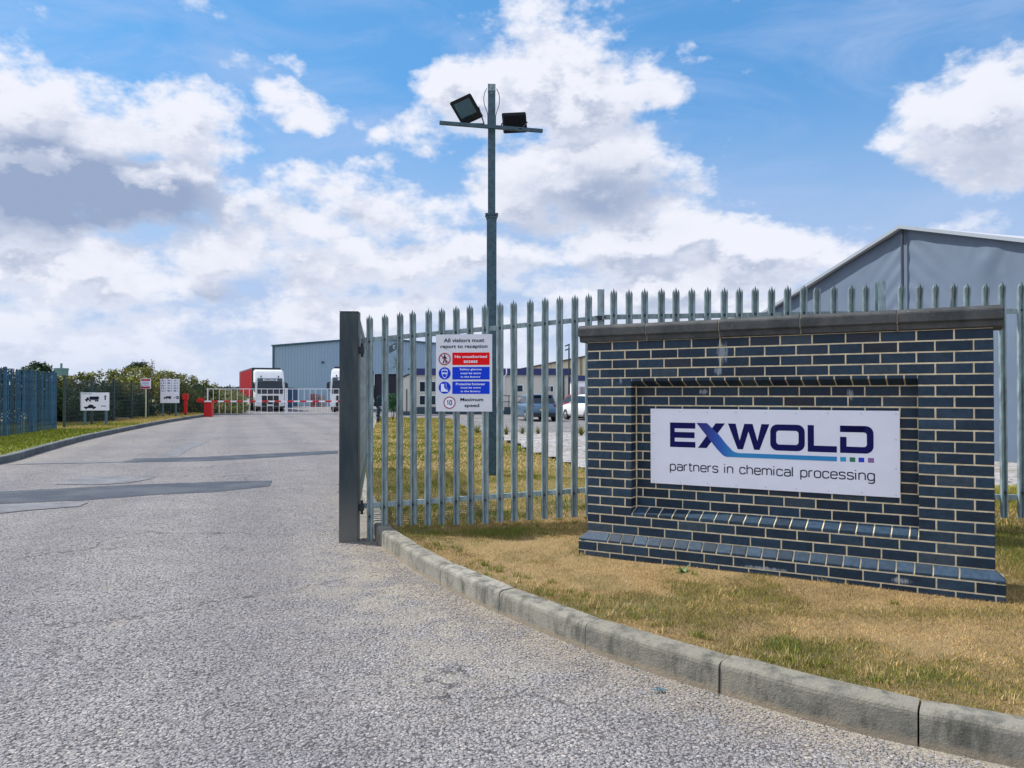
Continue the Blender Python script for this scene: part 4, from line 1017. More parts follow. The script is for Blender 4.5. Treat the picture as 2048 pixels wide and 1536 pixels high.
# pictograms
rr = 110 / 1020 * SW
cx, cz = vz(265, 520); q = MB(); v, f = ring2d(cx, cz, rr * .84, rr); add2d(q, v, yw, f)
d_ = Vector((.707, -.707)); p_ = Vector((.707, .707)) * rr * .07
add2d(q, [Vector((cx, cz)) - d_ * rr * .9 + p_, Vector((cx, cz)) - d_ * rr * .9 - p_, Vector((cx, cz)) + d_ * rr * .9 - p_, Vector((cx, cz)) + d_ * rr * .9 + p_], yw - .001); flat(q, 'prohibition_ring', mat('dark_red_print', (.35, .006, .02), .4), vs_)
q = MB(); add2d(q, disc2d(cx, cz + rr * .62, rr * .13, 12), yw)
for pts in ([(-.14, .45), (.16, .45), (.18, -.05), (-.14, -.05)], [(-.14, .0), (.02, .0), (-.12, -.7), (-.30, -.7)], [(.02, .0), (.18, .0), (.34, -.7), (.16, -.7)], [(-.14, .42), (-.40, .05), (-.32, .0), (-.10, .25)], [(.14, .42), (.42, .10), (.34, .04), (.10, .25)]):
    add2d(q, [(cx + a * rr, cz + c * rr) for a, c in pts], yw)
flat(q, 'walking_figure', ink, vs_)
for zy_, kind in ((780, 'g'), (1038, 'b')):
    cx, cz = vz(265, zy_); q = MB(); add2d(q, disc2d(cx, cz, rr), yv); flat(q, 'mandatory_disc', bluep, vs_); q = MB()
    if kind == 'g':
        out = [(-.50, .25), (-.52, .5), (-.3, .68), (0, .74), (.3, .68), (.52, .5), (.50, .25), (.46, -.2), (.2, -.72), (0, -.8), (-.2, -.72), (-.46, -.2)]; inn = [(a * .86, c * .86) for a, c in out]
        ringpoly(q, [(cx + a * rr, cz + c * rr) for a, c in out], [(cx + a * rr, cz + c * rr) for a, c in inn], yw)
        for s_ in (-.2, .2): add2d(q, [(cx + (s_ + a) * rr, cz + c * rr) for a, c in ((-.17, -.12), (.17, -.12), (.17, .12), (-.17, .12))], yw)
        add2d(q, [(cx + a * rr, cz + c * rr) for a, c in ((-.5, .03), (.5, .03), (.5, .12), (-.5, .12))], yw - .0005)
        add2d(q, [(cx + a * rr, cz + c * rr) for a, c in ((-.44, .42), (.44, .42), (.44, .49), (-.44, .49))], yw)
    else:
        add2d(q, [(cx + a * rr, cz + c * rr) for a, c in ((-.60, .60), (-.08, .60), (-.10, .10), (.10, -.20), (.55, -.48), (.60, -.66), (-.60, -.66))], yw)
        pth = [(-.1, .78), (.15, .78), (.25, .55), (.20, .25), (.35, -.05), (.58, -.35)]
        for (a, c), (a2, c2) in zip(pth, pth[1:]): add2d(q, [(cx + a * rr, cz + c * rr), (cx + (a + .06) * rr, cz + (c - .02) * rr), (cx + (a2 + .06) * rr, cz + (c2 - .02) * rr), (cx + a2 * rr, cz + c2 * rr)], yw)
    flat(q, 'pictogram', whitep, vs_)
cx, cz = vz(355, 1310); q = MB(); v, f = ring2d(cx, cz, rr * .84, rr); add2d(q, v, yw, f); flat(q, 'speed_ring', MATS['dark_red_print'], vs_)
q = MB(); add2d(q, disc2d(cx, cz, rr * .84), yv); flat(q, 'speed_disc', whitep, vs_)
vbox('10', cx - rr * .50, cx + rr * .46, cz - rr * .42, cz + rr * .42, ink, k=.26)

# ------------------------------------------------------------------ floodlight column
LD = 12.8; base = dp(983, 948, LD)
lamp = thing('floodlight_column', 'tall square steel column with crossarm and two floodlights behind the safety sign', 'lamp post', (base.x, LD, 0), R(3))
zc_ = dp(983, 431, LD).z; ztp = dp(983, 172, LD).z
b = MB(); b.box(-.079, .079, -.079, .079, .05, zc_); b.build('lower_pole', galv_dark, lamp, bevel=.006)
b = MB(); b.box(-.060, .060, -.060, .060, zc_ - .05, ztp); b.build('upper_pole', galv_dark, lamp, bevel=.005)
b = MB(); b.box(-.105, .105, -.105, .105, zc_ - .012, zc_ + .02); b.box(-.088, .088, -.088, .088, zc_ - .06, zc_ - .012); b.build('collar', galv_dark, lamp, bevel=.003)
b = MB(); b.box(-.063, .063, -.063, .063, ztp - .10, ztp + .012); b.cyl((0, -.064, ztp - .05), (0, -.075, ztp - .05), .012, n=8); b.cyl((0, -.062, ztp - .14), (0, -.07, ztp - .14), .014, n=8); b.build('pole_cap', galv, lamp)
b = MB(); b.box(-.055, .055, -.083, -.079, .10, .62); b.build('access_door', galv_dark, lamp)
lrot = Matrix.Rotation(-R(3), 3, 'Z')
def L_(v): return lrot @ (Vector(v) - Vector((base.x, LD, 0)))
al, ar = dp(879, 245.5, 12.45), dp(1085, 262, 12.85)
b = MB(); b.bar(L_(al), L_(ar), .055, .055); b.build('crossarm', galv_dark, lamp, bevel=.003)
black_m = mat('floodlight_casing', (.012, .016, .024), .5, .2); lens_m = mat('floodlight_glass', (.06, .13, .18), .15, spec=.8)
def flood(cx, cy, D, a, bv, front):
    c = L_(dp(cx, cy, D)); a = lrot @ Vector(a); bv = lrot @ Vector(bv); nrm = a.cross(bv).normalized()
    if nrm.y > 0: nrm = -nrm          # towards the camera side
    fr = nrm if front else -nrm
    def pt(u, v, w_): return c + a * u + bv * v + fr * w_
    h = MB(); h.hexa([pt(-.5, -.5, 0), pt(.5, -.5, 0), pt(.5, .5, 0), pt(-.5, .5, 0)], [pt(-.5, -.5, -.035), pt(.5, -.5, -.035), pt(.5, .5, -.035), pt(-.5, .5, -.035)])
    ho = h.build('floodlight', black_m, lamp, bevel=.012)
    g_ = MB(); g_.hexa([pt(-.37, -.38, .001), pt(.37, -.38, .001), pt(.37, .22, .001), pt(-.37, .22, .001)], [pt(-.37, -.38, .004), pt(.37, -.38, .004), pt(.37, .22, .004), pt(-.37, .22, .004)]); g_.build('lens', lens_m, ho)
    fn = MB()
    for i in range(17):
        u = -.45 + .9 * i / 16; fn.hexa([pt(u - .008, -.42, -.035), pt(u + .008, -.42, -.035), pt(u + .008, .42, -.035), pt(u - .008, .42, -.035)], [pt(u - .006, -.38, -.075), pt(u + .006, -.38, -.075), pt(u + .006, .38, -.075), pt(u - .006, .38, -.075)])
    fn.build('cooling_fins', black_m, ho)
    return ho, pt
h1, pt1 = flood(932.5, 220.5, 12.5, (.343, -.15, .10), (.2, .27, -.28), True)
mid1 = L_(al).lerp(L_(ar), .33)
b = MB(); b.tube([pt1(.52, .1, -.02), mid1 + Vector((.16, 0, .03)), mid1 + Vector((-.12, 0, .03)), pt1(-.52, .35, -.02)], .010); b.build('bracket', black_m, h1)
h2, pt2 = flood(1029, 245.5, 12.9, (.40, .03, .03), (.03, .12, -.30), False)
mid2 = L_(al).lerp(L_(ar), .70)
b = MB(); b.tube([pt2(-.52, 0, -.02), mid2 + Vector((-.2, 0, .0)), mid2 + Vector((.15, 0, .0)), pt2(.52, 0, -.02)], .012); b.build('bracket', black_m, h2)
def cable(side, zend):
    pts = []
    for i in range(11):
        t = i / 10; pts.append((side * (.065 + .075 * math.sin(math.pi * min(1, t * 1.5 + .05)) ** .8 * (1 - t * .4)), -.02, ztp - .05 - t * (ztp - .05 - zend)))
    c_ = MB(); c_.tube(pts, .006, 5); c_.build('cable', black, lamp)
arm_z = L_(al).lerp(L_(ar), .5).z
cable(-1, arm_z + .05); cable(1, arm_z + .02)

# ------------------------------------------------------------------ big marquee warehouse on the right
def U(v): return Vector(v)
TA = R(-71.4); DA = 18.55; apex = dp(1810, 452, DA)
tent = thing('storage_marquee', 'large grey fabric storage marquee with white ridge trim behind the fence', 'marquee', (apex.x, DA, 0), TA)
HZ = apex.z; SL = .293; HWD = 7.7
fab_m = mat('grey_fabric', (.095, .135, .20), .6, var=.06, vscale=.8, stain=(.09, .13, .19), stain_scale=1.5, stain_rng=(.5, .7))
xs = np.linspace(-HWD, HWD, 221); zs = np.linspace(0, 1, 80); gx, gz = np.meshgrid(xs, zs)
top = HZ - .06 - SL * np.abs(gx); zz = gz * top
wr = .020 * np.exp(-(np.abs(gx) / .9) ** 2) * np.sin((zz + np.abs(gx) * .9) * 14) * vnoise(gx * 2, zz * 3, 1.5, 5, 3) * (np.abs(gx) > .08)
wr += (vnoise(gx, zz, .6, 9, 3) - .5) * .06
wr += .13 * np.exp(-(((gx - 2.25) / .5) ** 2 + ((zz - 4.5) / .55) ** 2)) * (vnoise(gx * 2, zz, 1.4, 15, 3) - .1)
yy = -wr; yy[:, np.argmin(np.abs(xs))] = .03
idx = np.arange(gx.size).reshape(gx.shape); F = np.stack([idx[:-1, :-1], idx[:-1, 1:], idx[1:, 1:], idx[1:, :-1]], -1).reshape(-1, 4)
np_obj('gable_wall', np.stack([gx, yy, zz], -1).reshape(-1, 3), F, fab_m, parent=tent, smooth=True)
b = MB()
for s_ in (-1, 1):
    b.hexa([(0, -.15, HZ - .02), (s_ * HWD, -.15, HZ - .02 - SL * HWD), (s_ * HWD, 22, HZ - .02 - SL * HWD), (0, 22, HZ - .02)], [(0, -.15, HZ + .0), (s_ * HWD, -.15, HZ - SL * HWD), (s_ * HWD, 22, HZ - SL * HWD), (0, 22, HZ)])
b.build('roof', mat('white_canopy', (.45, .45, .50), .55), tent)
for s_ in (-1, 1):
    b = MB(); b.hexa([(0, -.19, HZ - .07), (s_ * HWD, -.19, HZ - .07 - SL * HWD), (s_ * HWD, -.151, HZ - .07 - SL * HWD), (0, -.151, HZ - .07)], [(0, -.19, HZ + .01), (s_ * HWD, -.19, HZ + .01 - SL * HWD), (s_ * HWD, -.151, HZ + .01 - SL * HWD), (0, -.151, HZ + .01)])
    b.build('rake_trim', mat('white_canopy_trim', (.26, .30, .35), .5), tent)
b = MB(); b.box(-.028, .028, -.11, -.075, 0, HZ - .11); b.build('centre_pole', mat('seam_black', (.02, .03, .05), .5), tent)
for s_ in (-1, 1):
    b = MB(); b.box(s_ * HWD - .05, s_ * HWD + .05, 0, 22, 0, HZ - .06 - SL * HWD); b.build('side_wall', fab_m, tent)
def tpos(px, py):
    s, z = pl(px, py, (apex.x, DA), TA); return s, z
s_, z_ = tpos(1974, 489)
b = MB()
for i in range(9):
    a = -1 + 2 * i / 8
pts = [(s_ - .42, z_ + .03), (s_ - .25, z_ + .13), (s_ - .02, z_ + .16), (s_ + .2, z_ + .17), (s_ + .36, z_ + .10), (s_ + .38, z_ - .02), (s_ + .22, z_ - .14), (s_ - .0, z_ - .19), (s_ - .22, z_ - .08)]
cxx = sum(p[0] for p in pts) / 9; czz = sum(p[1] for p in pts) / 9
b.add([(p, -.075, q) for p, q in pts] + [(p, -.02, q) for p, q in pts] + [(cxx, -.13, czz + .04)], [(i, (i + 1) % 9, 18) for i in range(9)] + [(i, 9 + i, 9 + (i + 1) % 9, (i + 1) % 9) for i in range(9)])

# ------------------------------------------------------------------ grey clad warehouse
WD = 104.0
def X_(px, D): return dp(px, 700, D).x
def Z_(py, D): return dp(1024, py, D).z
wx0, wx1, wxa = X_(547, WD), X_(936, WD), X_(748, WD); ze = Z_(693, WD); za_ = Z_(677, WD); zr_ = ze - .1
ware = thing('warehouse', 'grey blue profiled metal warehouse with shallow gable and dark open doorway', 'warehouse', (wx0, WD, 0), 0)
Wl = wx1 - wx0; ap = wxa - wx0
def rz(x): return ze + (za_ - ze) * (x / ap) if x < ap else za_ + (zr_ - za_) * ((x - ap) / (Wl - ap))
def clad_nodes(t, b, vec):
    n = t.noise(t.vm('MULTIPLY', vec, (.3, .3, .05)), 1, 4, .6); c = t.mix(n, (.235, .34, .45), (.27, .38, .49)); t.put(b.inputs['Base Color'], c)
clad = mat('profiled_cladding', (.19, .27, .35), .5, custom=clad_nodes)
teal = mat('teal_trim', (.02, .09, .14), .45)
doors = [(X_(748, WD) - wx0, X_(795, WD) - wx0, Z_(748, WD)), (X_(846, WD) - wx0, X_(868, WD) - wx0, Z_(745, WD))]
b = MB(); pts = []; x = 0.0; pitch = .40
while x < Wl:
    pts += [(x, 0), (x + .20, 0), (x + .24, -.06), (x + .36, -.06)]; x += pitch
for (xa, ya), (xb, yb) in zip(pts, pts[1:]):
    xb = min(xb, Wl)
    if xb <= xa: continue
    lo = 0
    for d0_, d1_, dz in doors:
        if xa >= d0_ - .01 and xb <= d1_ + .25: lo = dz
    b.add([(xa, ya, lo), (xb, yb, lo), (xb, yb, rz(xb)), (xa, ya, rz(xa))], [(0, 1, 2, 3)])
flat(b, 'wall', clad, ware)
b = MB(); b.add([(0, 45, 0), (0, 0, 0), (0, 0, ze), (0, 45, ze)], [(0, 1, 2, 3)]); b.add([(Wl, 0, 0), (Wl, 45, 0), (Wl, 45, zr_), (Wl, 0, zr_)], [(0, 1, 2, 3)])
for d0_, d1_, dz in doors: b.box(d0_ - .2, d1_ + .4, 3, 3.2, 0, dz + .1)
b.build('side_wall', clad, ware)
b = MB(); b.hexa([(-.2, -.3, ze + .02), (ap, -.3, za_ + .02), (ap, 45, za_ + .02), (-.2, 45, ze + .02)], [(-.2, -.3, ze + .2), (ap, -.3, za_ + .2), (ap, 45, za_ + .2), (-.2, 45, ze + .2)])
b.hexa([(ap, -.3, za_ + .02), (Wl + .2, -.3, zr_ + .02), (Wl + .2, 45, zr_ + .02), (ap, 45, za_ + .02)], [(ap, -.3, za_ + .2), (Wl + .2, -.3, zr_ + .2), (Wl + .2, 45, zr_ + .2), (ap, 45, za_ + .2)])
b.build('roof', teal, ware)
b = MB(); b.box(-.12, .12, -.12, .0, 0, ze); b.build('corner_trim', teal, ware)
for d0_, d1_, dz in doors:
    b = MB(); b.box(d0_, d1_ + .2, .3, .4, 0, dz); b.build('doorway', mat('doorway_shade', (.004, .006, .02), .6), ware)  # near-black panel painted as the unlit interior of the opening
b = MB(); b.box(X_(644, WD) - wx0, X_(649, WD) - wx0, -.25, -.06, Z_(726, WD), Z_(723, WD)); b.build('wall_light', black, ware)

# ------------------------------------------------------------------ lorries
def wheel(b_parent, x, y, r, wd, m1=rubber, m2=alloy, side=1):
    b = MB(); b.cyl((x - wd / 2, y, r), (x + wd / 2, y, r), r, n=20); o = b.build('wheel', m1, b_parent, bevel=.03)
    b = MB(); xo = x + side * (wd / 2 + .004); b.cyl((xo - side * .03, y, r), (xo, y, r), r * .58, r * .52, n=14); b.cyl((xo, y, r), (xo + side * .03, y, r), r * .2, n=8); b.build('rim', m2, o)
    return o
def lorry(loc, rz_, label, curtain_m, sign):
    L = thing('articulated_lorry', label, 'lorry', loc, rz_, None)
    cw = 1.24; cabm = mat('white_cab_paint', (.70, .71, .72), .3, var=.04, vscale=1)
    # cab: cross sections from the bumper up, leaning back
    b = MB(); P = [(.0, .45), (.0, 1.55), (.10, 1.75), (.30, 2.65), (.42, 3.0), (.85, 3.62), (1.2, 3.75), (2.25, 3.8), (2.25, .6), (1.95, .6), (1.85, 1.15), (.95, 1.15), (.80, .45)]
    b.prism(P, lambda u, v, w_: (w_, u, v), -cw, cw); b.build('cab', cabm, L, bevel=.10)
    # windscreen, set proud of the raked front
    def fpt(x, v):
        for (u0, v0), (u1, v1) in zip(P, P[1:]):
            if v0 <= v <= v1 and v1 > v0: return (x, u0 + (u1 - u0) * (v - v0) / (v1 - v0))
        return (x, .1)
    def panel(name, x0, x1, z0, z1, m, off=.03, inset=0):
        b = MB(); a = [(x0, fpt(0, z0)[1] - off, z0), (x1, fpt(0, z0)[1] - off, z0), (x1 - inset, fpt(0, z1)[1] - off, z1), (x0 + inset, fpt(0, z1)[1] - off, z1)]
        c = [(p[0], p[1] + .05, p[2]) for p in a]
        b.add(a + c, [(0, 1, 2, 3), (7, 6, 5, 4), (0, 4, 5, 1), (1, 5, 6, 2), (2, 6, 7, 3), (3, 7, 4, 0)]); return b.build(name, m, L, bevel=.015)
    lowg = panel('lower_grille', -1.10, 1.10, 1.58, 1.86, black)
    panel('windscreen', -1.12, 1.12, 1.86, 2.66, glass, .04, .06)
    panel('sun_visor', -1.08, 1.08, 2.68, 2.98, mat('smoked_visor', (.02, .06, .08), .3), .12, .03)
    b = MB(); b.box(-.60, .60, .14, .17, 2.74, 2.93); nb = b.build('name_board', board_w, L)
    if sign: put_text('lettering', sign, ink, nb, 0, 2.835, .134, height=.13, width=1.0, bold=.05)
    b = MB(); b.prism([(-.035, .78), (-.035, 1.42), (.03, 1.42), (.03, .78)], lambda u, v, w_: (w_, u, v), -.72, .72); g_ = b.build('grille', black, L)
    b = MB()
    for i in range(4): b.box(-.70, .70, -.05, -.036, .86 + i * .15, .885 + i * .15)
    b.build('grille_bars', mat('dark_chrome', (.05, .055, .06), .3, .8), g_)
    b = MB(); b.prism([(-.10, .46), (-.12, .74), (.25, .78), (.25, .46)], lambda u, v, w_: (w_, u, v), -1.22, 1.22); b.build('bumper', cabm, L, bevel=.04)
    b = MB(); b.box(-1.16, 1.16, -.06, .25, .24, .455); b.build('lower_skirt', black, L, bevel=.02)
    b = MB(); b.prism([(-.135, .50), (-.135, .775), (-.05, .775), (-.05, .50)], lambda u, v, w_: (w_, u, v), -.74, .74); b.build('lower_intake', black, L)
    for s_ in (-1, 1):
        b = MB(); b.hexa([(s_ * .74, -.125, .74), (s_ * 1.20, -.10, .74), (s_ * 1.20, .10, .74), (s_ * .74, .05, .74)], [(s_ * .86, -.07, 1.0), (s_ * 1.20, -.05, 1.10), (s_ * 1.20, .1, 1.10), (s_ * .86, .05, 1.0)]); b.build('headlight', mat('lamp_glass', (.6, .66, .7), .12), L, bevel=.02)
        b = MB(); b.box(s_ * 1.30, s_ * 1.55, .16, .30, 1.95, 2.55); m_ = b.build('mirror', black, L, bevel=.05)
        b = MB(); b.tube([(s_ * 1.2, .35, 2.55), (s_ * 1.42, .24, 2.58)], .03); b.tube([(s_ * 1.2, .35, 1.85), (s_ * 1.42, .24, 1.93)], .03); b.build('mirror_arm', black, m_)
        b = MB(); b.box(s_ * (cw + .004), s_ * (cw + .02), .45, 1.25, 1.75, 2.5); b.build('side_window', glass, L)
        b = MB(); b.cyl((s_ * .75, .45, 3.05), (s_ * .75, .40, 3.2), .05, n=8); b.build('roof_lamp', black, L)
        wheel(L, s_ * 1.08, 1.38, .50, .32, side=s_); wheel(L, s_ * .98, 4.6, .50, .55, side=s_)
    b = MB(); b.box(-.26, .26, -.15, -.136, .52, .63); np_ = b.build('number_plate', white, L)
    b = MB(); b.box(-.42, .42, 2.3, 16, .75, 1.05); b.build('chassis', black, L)
    # trailer
    T = MB(); T.box(-1.275, 1.275, 3.1, 16.6, 1.25, 4.0); t_ = T.build('trailer', mat('trailer_frame', (.015, .018, .03), .5), L, bevel=.03)
    for s_ in (-1, 1):
        c_ = MB(); n = 54; ys_ = [3.45 + i * (12.0 / n) for i in range(n + 1)]
        vs = [(s_ * (1.285 + (.012 if i % 2 else 0)), y_, z_) for y_ , i in zip(ys_, range(n + 1)) for z_ in (1.38, 3.86)]
        c_.add(vs, [(2 * i, 2 * i + 2, 2 * i + 3, 2 * i + 1) for i in range(n)]); flat(c_, 'curtain', curtain_m, t_)
        for y_ in (12.2, 13.5, 14.8): wheel(t_, s_ * 1.05, y_, .50, .40, side=s_)
        u_ = MB(); u_.box(s_ * 1.20, s_ * 1.24, 6.2, 11.2, .5, 1.1); u_.build('underrun_guard', white, t_)
    return L
redc = mat('red_curtain', (.23, .004, .012), .8, spec=.1, var=.08, vscale=1.5)
lorry((X_(541, 69.5), 69.5, 0), math.atan2(8.0, 16) * .90, 'white cabbed articulated lorry with a red curtain trailer beside the warehouse', redc, 'LOMAX.COM')
lorry((X_(690, 66.5), 66.5, 0), R(6), 'white lorry parked partly behind the dark gate post', mat('grey_curtain', (.12, .14, .17), .5), None)

# blue container and stacked pallets against the warehouse
def container(x0, x1, z1, D, m, label, cat, dep=2.4, name='storage_container'):
    t_ = thing(name, label, cat, (x0, D, 0)); w_ = x1 - x0; b = MB(); n = int(w_ / .25) + 2
    pts = []
    for i in range(n + 1):
        x = w_ * i / n; pts.append((x, -.03 if i % 2 else 0))
    for (xa, ya), (xb, yb) in zip(pts, pts[1:]): b.hexa([(xa, ya, .1), (xb, yb, .1), (xb, dep, .1), (xa, dep, .1)], [(xa, ya, z1), (xb, yb, z1), (xb, dep, z1), (xa, dep, z1)])
    b.build('body', m, t_); b = MB()
    for x in (0, w_): b.box(x - .06, x + .06, -.08, .06, 0, z1 + .04)
    b.box(.06, w_ - .06, -.07, .0, z1 - .06, z1 + .03); b.box(.06, w_ - .06, -.07, 0, 0, .14); b.build('frame', m, t_)
    b = MB(); b.box(w_ * .5 - .03, w_ * .5 + .03, -.09, -.05, .2, z1 - .2); b.build('lock_bar', galv, t_); return t_
container(X_(568, 90), X_(584, 90), 2.3, 90, mat('blue_container', (.02, .07, .15), .5), 'small dark blue container standing to the right of the red lorry', 'container')
def pallets(x0, x1, z1, D, m, label):
    t_ = thing('pallet_stack', label, 'pallets', (x0, D, 0)); z = 0; k = 0
    while z + .16 < z1:
        b = MB(); o_ = random.uniform(-.04, .04)
        for i in range(5): b.box(o_, x1 - x0 + o_, i * .26, i * .26 + .14, z + .12, z + .145)
        for i in range(3): b.box(o_ + (x1 - x0 - .12) * i / 2, o_ + (x1 - x0 - .12) * i / 2 + .12, 0, 1.2, z + .02, z + .12)
        b.build('pallet', m, t_); z += .16
wood_m = mat('red_brown_pallet', (.30, .08, .055), .8, var=.3, vscale=3)
pallets(X_(620, 97), X_(631, 97), 1.7, 97, wood_m, 'left stack of red brown pallets against the warehouse wall')
pallets(X_(633, 97), X_(645, 97), 1.5, 97.4, mat('pale_pallet', (.34, .26, .22), .8, var=.3, vscale=3), 'right stack of paler pallets against the warehouse wall')

# ------------------------------------------------------------------ white yard gates and the barrier
GDs = 54.8; gtop = Z_(777, GDs)
def yard_gate(px0, px1, label):
    x0, x1 = X_(px0, GDs), X_(px1, GDs); t_ = thing('yard_gate', label, 'gate', (x0, GDs, 0), 0, 'white barred gates across the road'); w_ = x1 - x0
    b = MB(); b.bar((0, 0, gtop - .03), (w_, 0, gtop - .03), .04, .045); b.build('top_rail', white, t_)
    b = MB(); b.bar((0, 0, .14), (w_, 0, .14), .05, .06); b.build('bottom_rail', mat('grey_gate_rail', (.30, .34, .36), .5), t_)
    pr = None; n = round(w_ / .41)
    for i in range(n + 1):
        loc = (w_ * i / n, 0, 0)
        if pr is None:
            q = MB(); q.box(-.013, .013, -.013, .013, .165, gtop - .055); pr = q.build('upright', white, t_); pr.location = loc
        else: dup(pr, t_, loc)
    for x in (0, w_):
        q = MB(); q.box(x - .035, x + .035, .03, .10, .02, gtop + .02); q.build('gate_stile', white, t_)
yard_gate(415, 571, 'left leaf of the white barred gate across the road, in front of the red lorry')
yard_gate(574, 736, 'right leaf of the white barred gate across the road, in front of the warehouse')
bx = X_(418, 52.8)
bar_ = thing('road_barrier', 'red cabinet road barrier with red and white striped arm lowered across the road', 'barrier', (bx, 52.8, 0))
b = MB(); b.box(-.25, .25, -.2, .2, 0, 1.02); b.build('cabinet', redpaint, bar_, bevel=.03)
b = MB(); b.box(-.27, .27, -.22, .22, 1.021, 1.09); b.build('lid', white, bar_, bevel=.02)
b = MB(); b.box(-.70, -.2, -.33, -.20, .98, 1.26); b.build('counterweight', redpaint, bar_, bevel=.05)
L0, L1 = -.2, X_(735, 52.6) - bx
b = MB(); b.box(L0, L1, -.28, -.24, 1.0, 1.10); arm = b.build('arm', white, bar_)
b0 = None
for i in range(int((L1 - .3) / .85)):
    if b0 is None:
        q = MB(); q.box(0, .42, -.286, -.234, .994, 1.106); b0 = q.build('red_band', redpaint, arm); b0.location = (.3, 0, 0)
    else: dup(b0, arm, (.3 + i * .85, 0, 0))
# intercom post
ip = dp(371, 829, 50.5); it = thing('intercom_post', 'slim red intercom post on the grass left of the barrier', 'intercom post', (ip.x, 50.5, .15))
b = MB(); b.box(-.09, .09, -.07, .07, .12, 1.0); b.build('post', redpaint, it, bevel=.02)
b = MB(); b.box(-.17, .17, -.13, .11, 1.0, 1.42); b.build('head', redpaint, it, bevel=.05)
b = MB(); b.box(-.05, .05, -.05, .05, -.05, .12); b.build('foot', black, it)

# ------------------------------------------------------------------ signs by the road, left
grey_post = mat('grey_post', (.06, .12, .16), .5)
def board_sign(name, px0, px1, py0, py1, D, label, legs, zb=.15):
    c = dp((px0 + px1) / 2, 768, D); w_ = X_(px1, D) - X_(px0, D); z1, z0 = Z_(py0, D) - zb, Z_(py1, D) - zb
    t_ = thing(name, label, 'sign', (c.x, D, zb), R(8)); b = MB(); b.box(-w_ / 2, w_ / 2, -.02, .02, z0, z1); b.build('panel', board_w, t_, bevel=.004)
    for x in legs: q = MB(); q.box(x * w_ - .045, x * w_ + .045, .021, .10, -.1, z1 - .05); q.build('leg', grey_post, t_)
    return t_, w_, z0, z1
def truck_icon(b, cx, cz, k, y):
    def R_(x0, z0, x1, z1): add2d(b, [(cx + x0 * k, cz + z0 * k), (cx + x1 * k, cz + z0 * k), (cx + x1 * k, cz + z1 * k), (cx + x0 * k, cz + z1 * k)], y)
    R_(-.15, .05, 1, .42); R_(-.62, -.05, .95, .03); R_(-.5, .03, -.22, .30); R_(-.68, -.12, -.4, .1)
    for x in (-.48, -.1, .62, .84): add2d(b, disc2d(cx + x * k, cz - .15 * k, .11 * k, 12), y)
t_, w_, z0, z1 = board_sign('direction_sign', 163, 217, 785, 821, 33.6, 'low white sign with black lorry and car symbols on two grey legs', (-.36, .38))
b = MB(); truck_icon(b, -.08 * w_ * 0 - .16, z0 + (z1 - z0) * .60, .33, -.023)
cx, cz, k = -.19, z0 + (z1 - z0) * .13, .30
add2d(b, [(cx - .8 * k, cz), (cx + .8 * k, cz), (cx + .8 * k, cz + .22 * k), (cx + .55 * k, cz + .26 * k), (cx + .35 * k, cz + .50 * k), (cx - .05 * k, cz + .52 * k), (cx - .35 * k, cz + .24 * k), (cx - .8 * k, cz + .18 * k)], -.023)
for x in (-.5, .5): add2d(b, disc2d(cx + x * k, cz, .15 * k, 10), -.024)
add2d(b, [(.40, z0 + .45), (.45, z0 + .45), (.45, z0 + .60), (.48, z0 + .60), (.425, z0 + .66), (.37, z0 + .60), (.40, z0 + .60)], -.023)
add2d(b, [(.26, z0 + .19), (.30, z0 + .22), (.30, z0 + .205), (.46, z0 + .205), (.46, z0 + .175), (.30, z0 + .175), (.30, z0 + .16)], -.023)
flat(b, 'symbols', ink, t_)
b = MB(); b.add([(-.52, -.023, z1 - .07), (-.12, -.023, z1 - .07), (-.12, -.023, z1 - .045), (-.52, -.023, z1 - .045)], [(0, 1, 2, 3)]); flat(b, 'small_print', mat('grey_print', (.15, .2, .22), .5), t_)
t_, w_, z0, z1 = board_sign('notice_board', 322, 358, 758, 806, 47.5, 'tall white information board with rows of small flags and a lorry symbol', (-.38, .30))
b = MB(); truck_icon(b, -.18, z0 + .30, .26, -.023); add2d(b, [(.22, z0 + .31), (.36, z0 + .31), (.36, z0 + .34), (.22, z0 + .34)], -.023); add2d(b, [(.38, z0 + .25), (.52, z0 + .25), (.52, z0 + .41), (.38, z0 + .41)], -.023); flat(b, 'symbols', ink, t_)
b = MB(); add2d(b, [(.42, z0 + .31), (.48, z0 + .31), (.48, z0 + .35), (.42, z0 + .35)], -.0245); flat(b, 'direction_mark', whitep, t_)
fm = [mat('flag_red', (.45, .03, .05), .5), mat('flag_navy', (.03, .05, .22), .5), mat('flag_grey', (.25, .28, .32), .5)]
for r_ in range(5):
    for c_ in range(3):
        x = -.50 + c_ * .36; z = z1 - .14 - r_ * .155; ms = random.sample(fm, 3)
        if r_ and c_ != 1 and r_ % 2: q = MB(); [add2d(q, [(x + i * .10, z), (x + i * .10 + .05, z), (x + i * .10 + .05, z + .09), (x + i * .10, z + .09)], -.023) for i in (0, 1)]
        else: q = MB(); add2d(q, [(x, z), (x + .14, z), (x + .14, z + .045), (x, z + .045)], -.023); add2d(q, [(x, z + .06), (x + .14, z + .06), (x + .14, z + .09), (x, z + .09)], -.023)
        flat(q, 'flag', ms[0], t_)
        q = MB(); [add2d(q, [(x + .18, z + j * .035), (x + .27, z + j * .035), (x + .27, z + j * .035 + .014), (x + .18, z + j * .035 + .014)], -.023) for j in range(3)]; flat(q, 'small_print', MATS['grey_print'], t_)
D = 44.5; c = dp(291.5, 836, D)
t_ = thing('warning_sign', 'small white sign with red header and footer on a pale yellow pole', 'sign', (c.x, D, .15), R(4))
b = MB(); b.box(-.028, .028, -.028, .028, -.1, Z_(755, D) - .15); b.build('pole', mat('pale_yellow_pole', (.62, .60, .34), .5), t_)
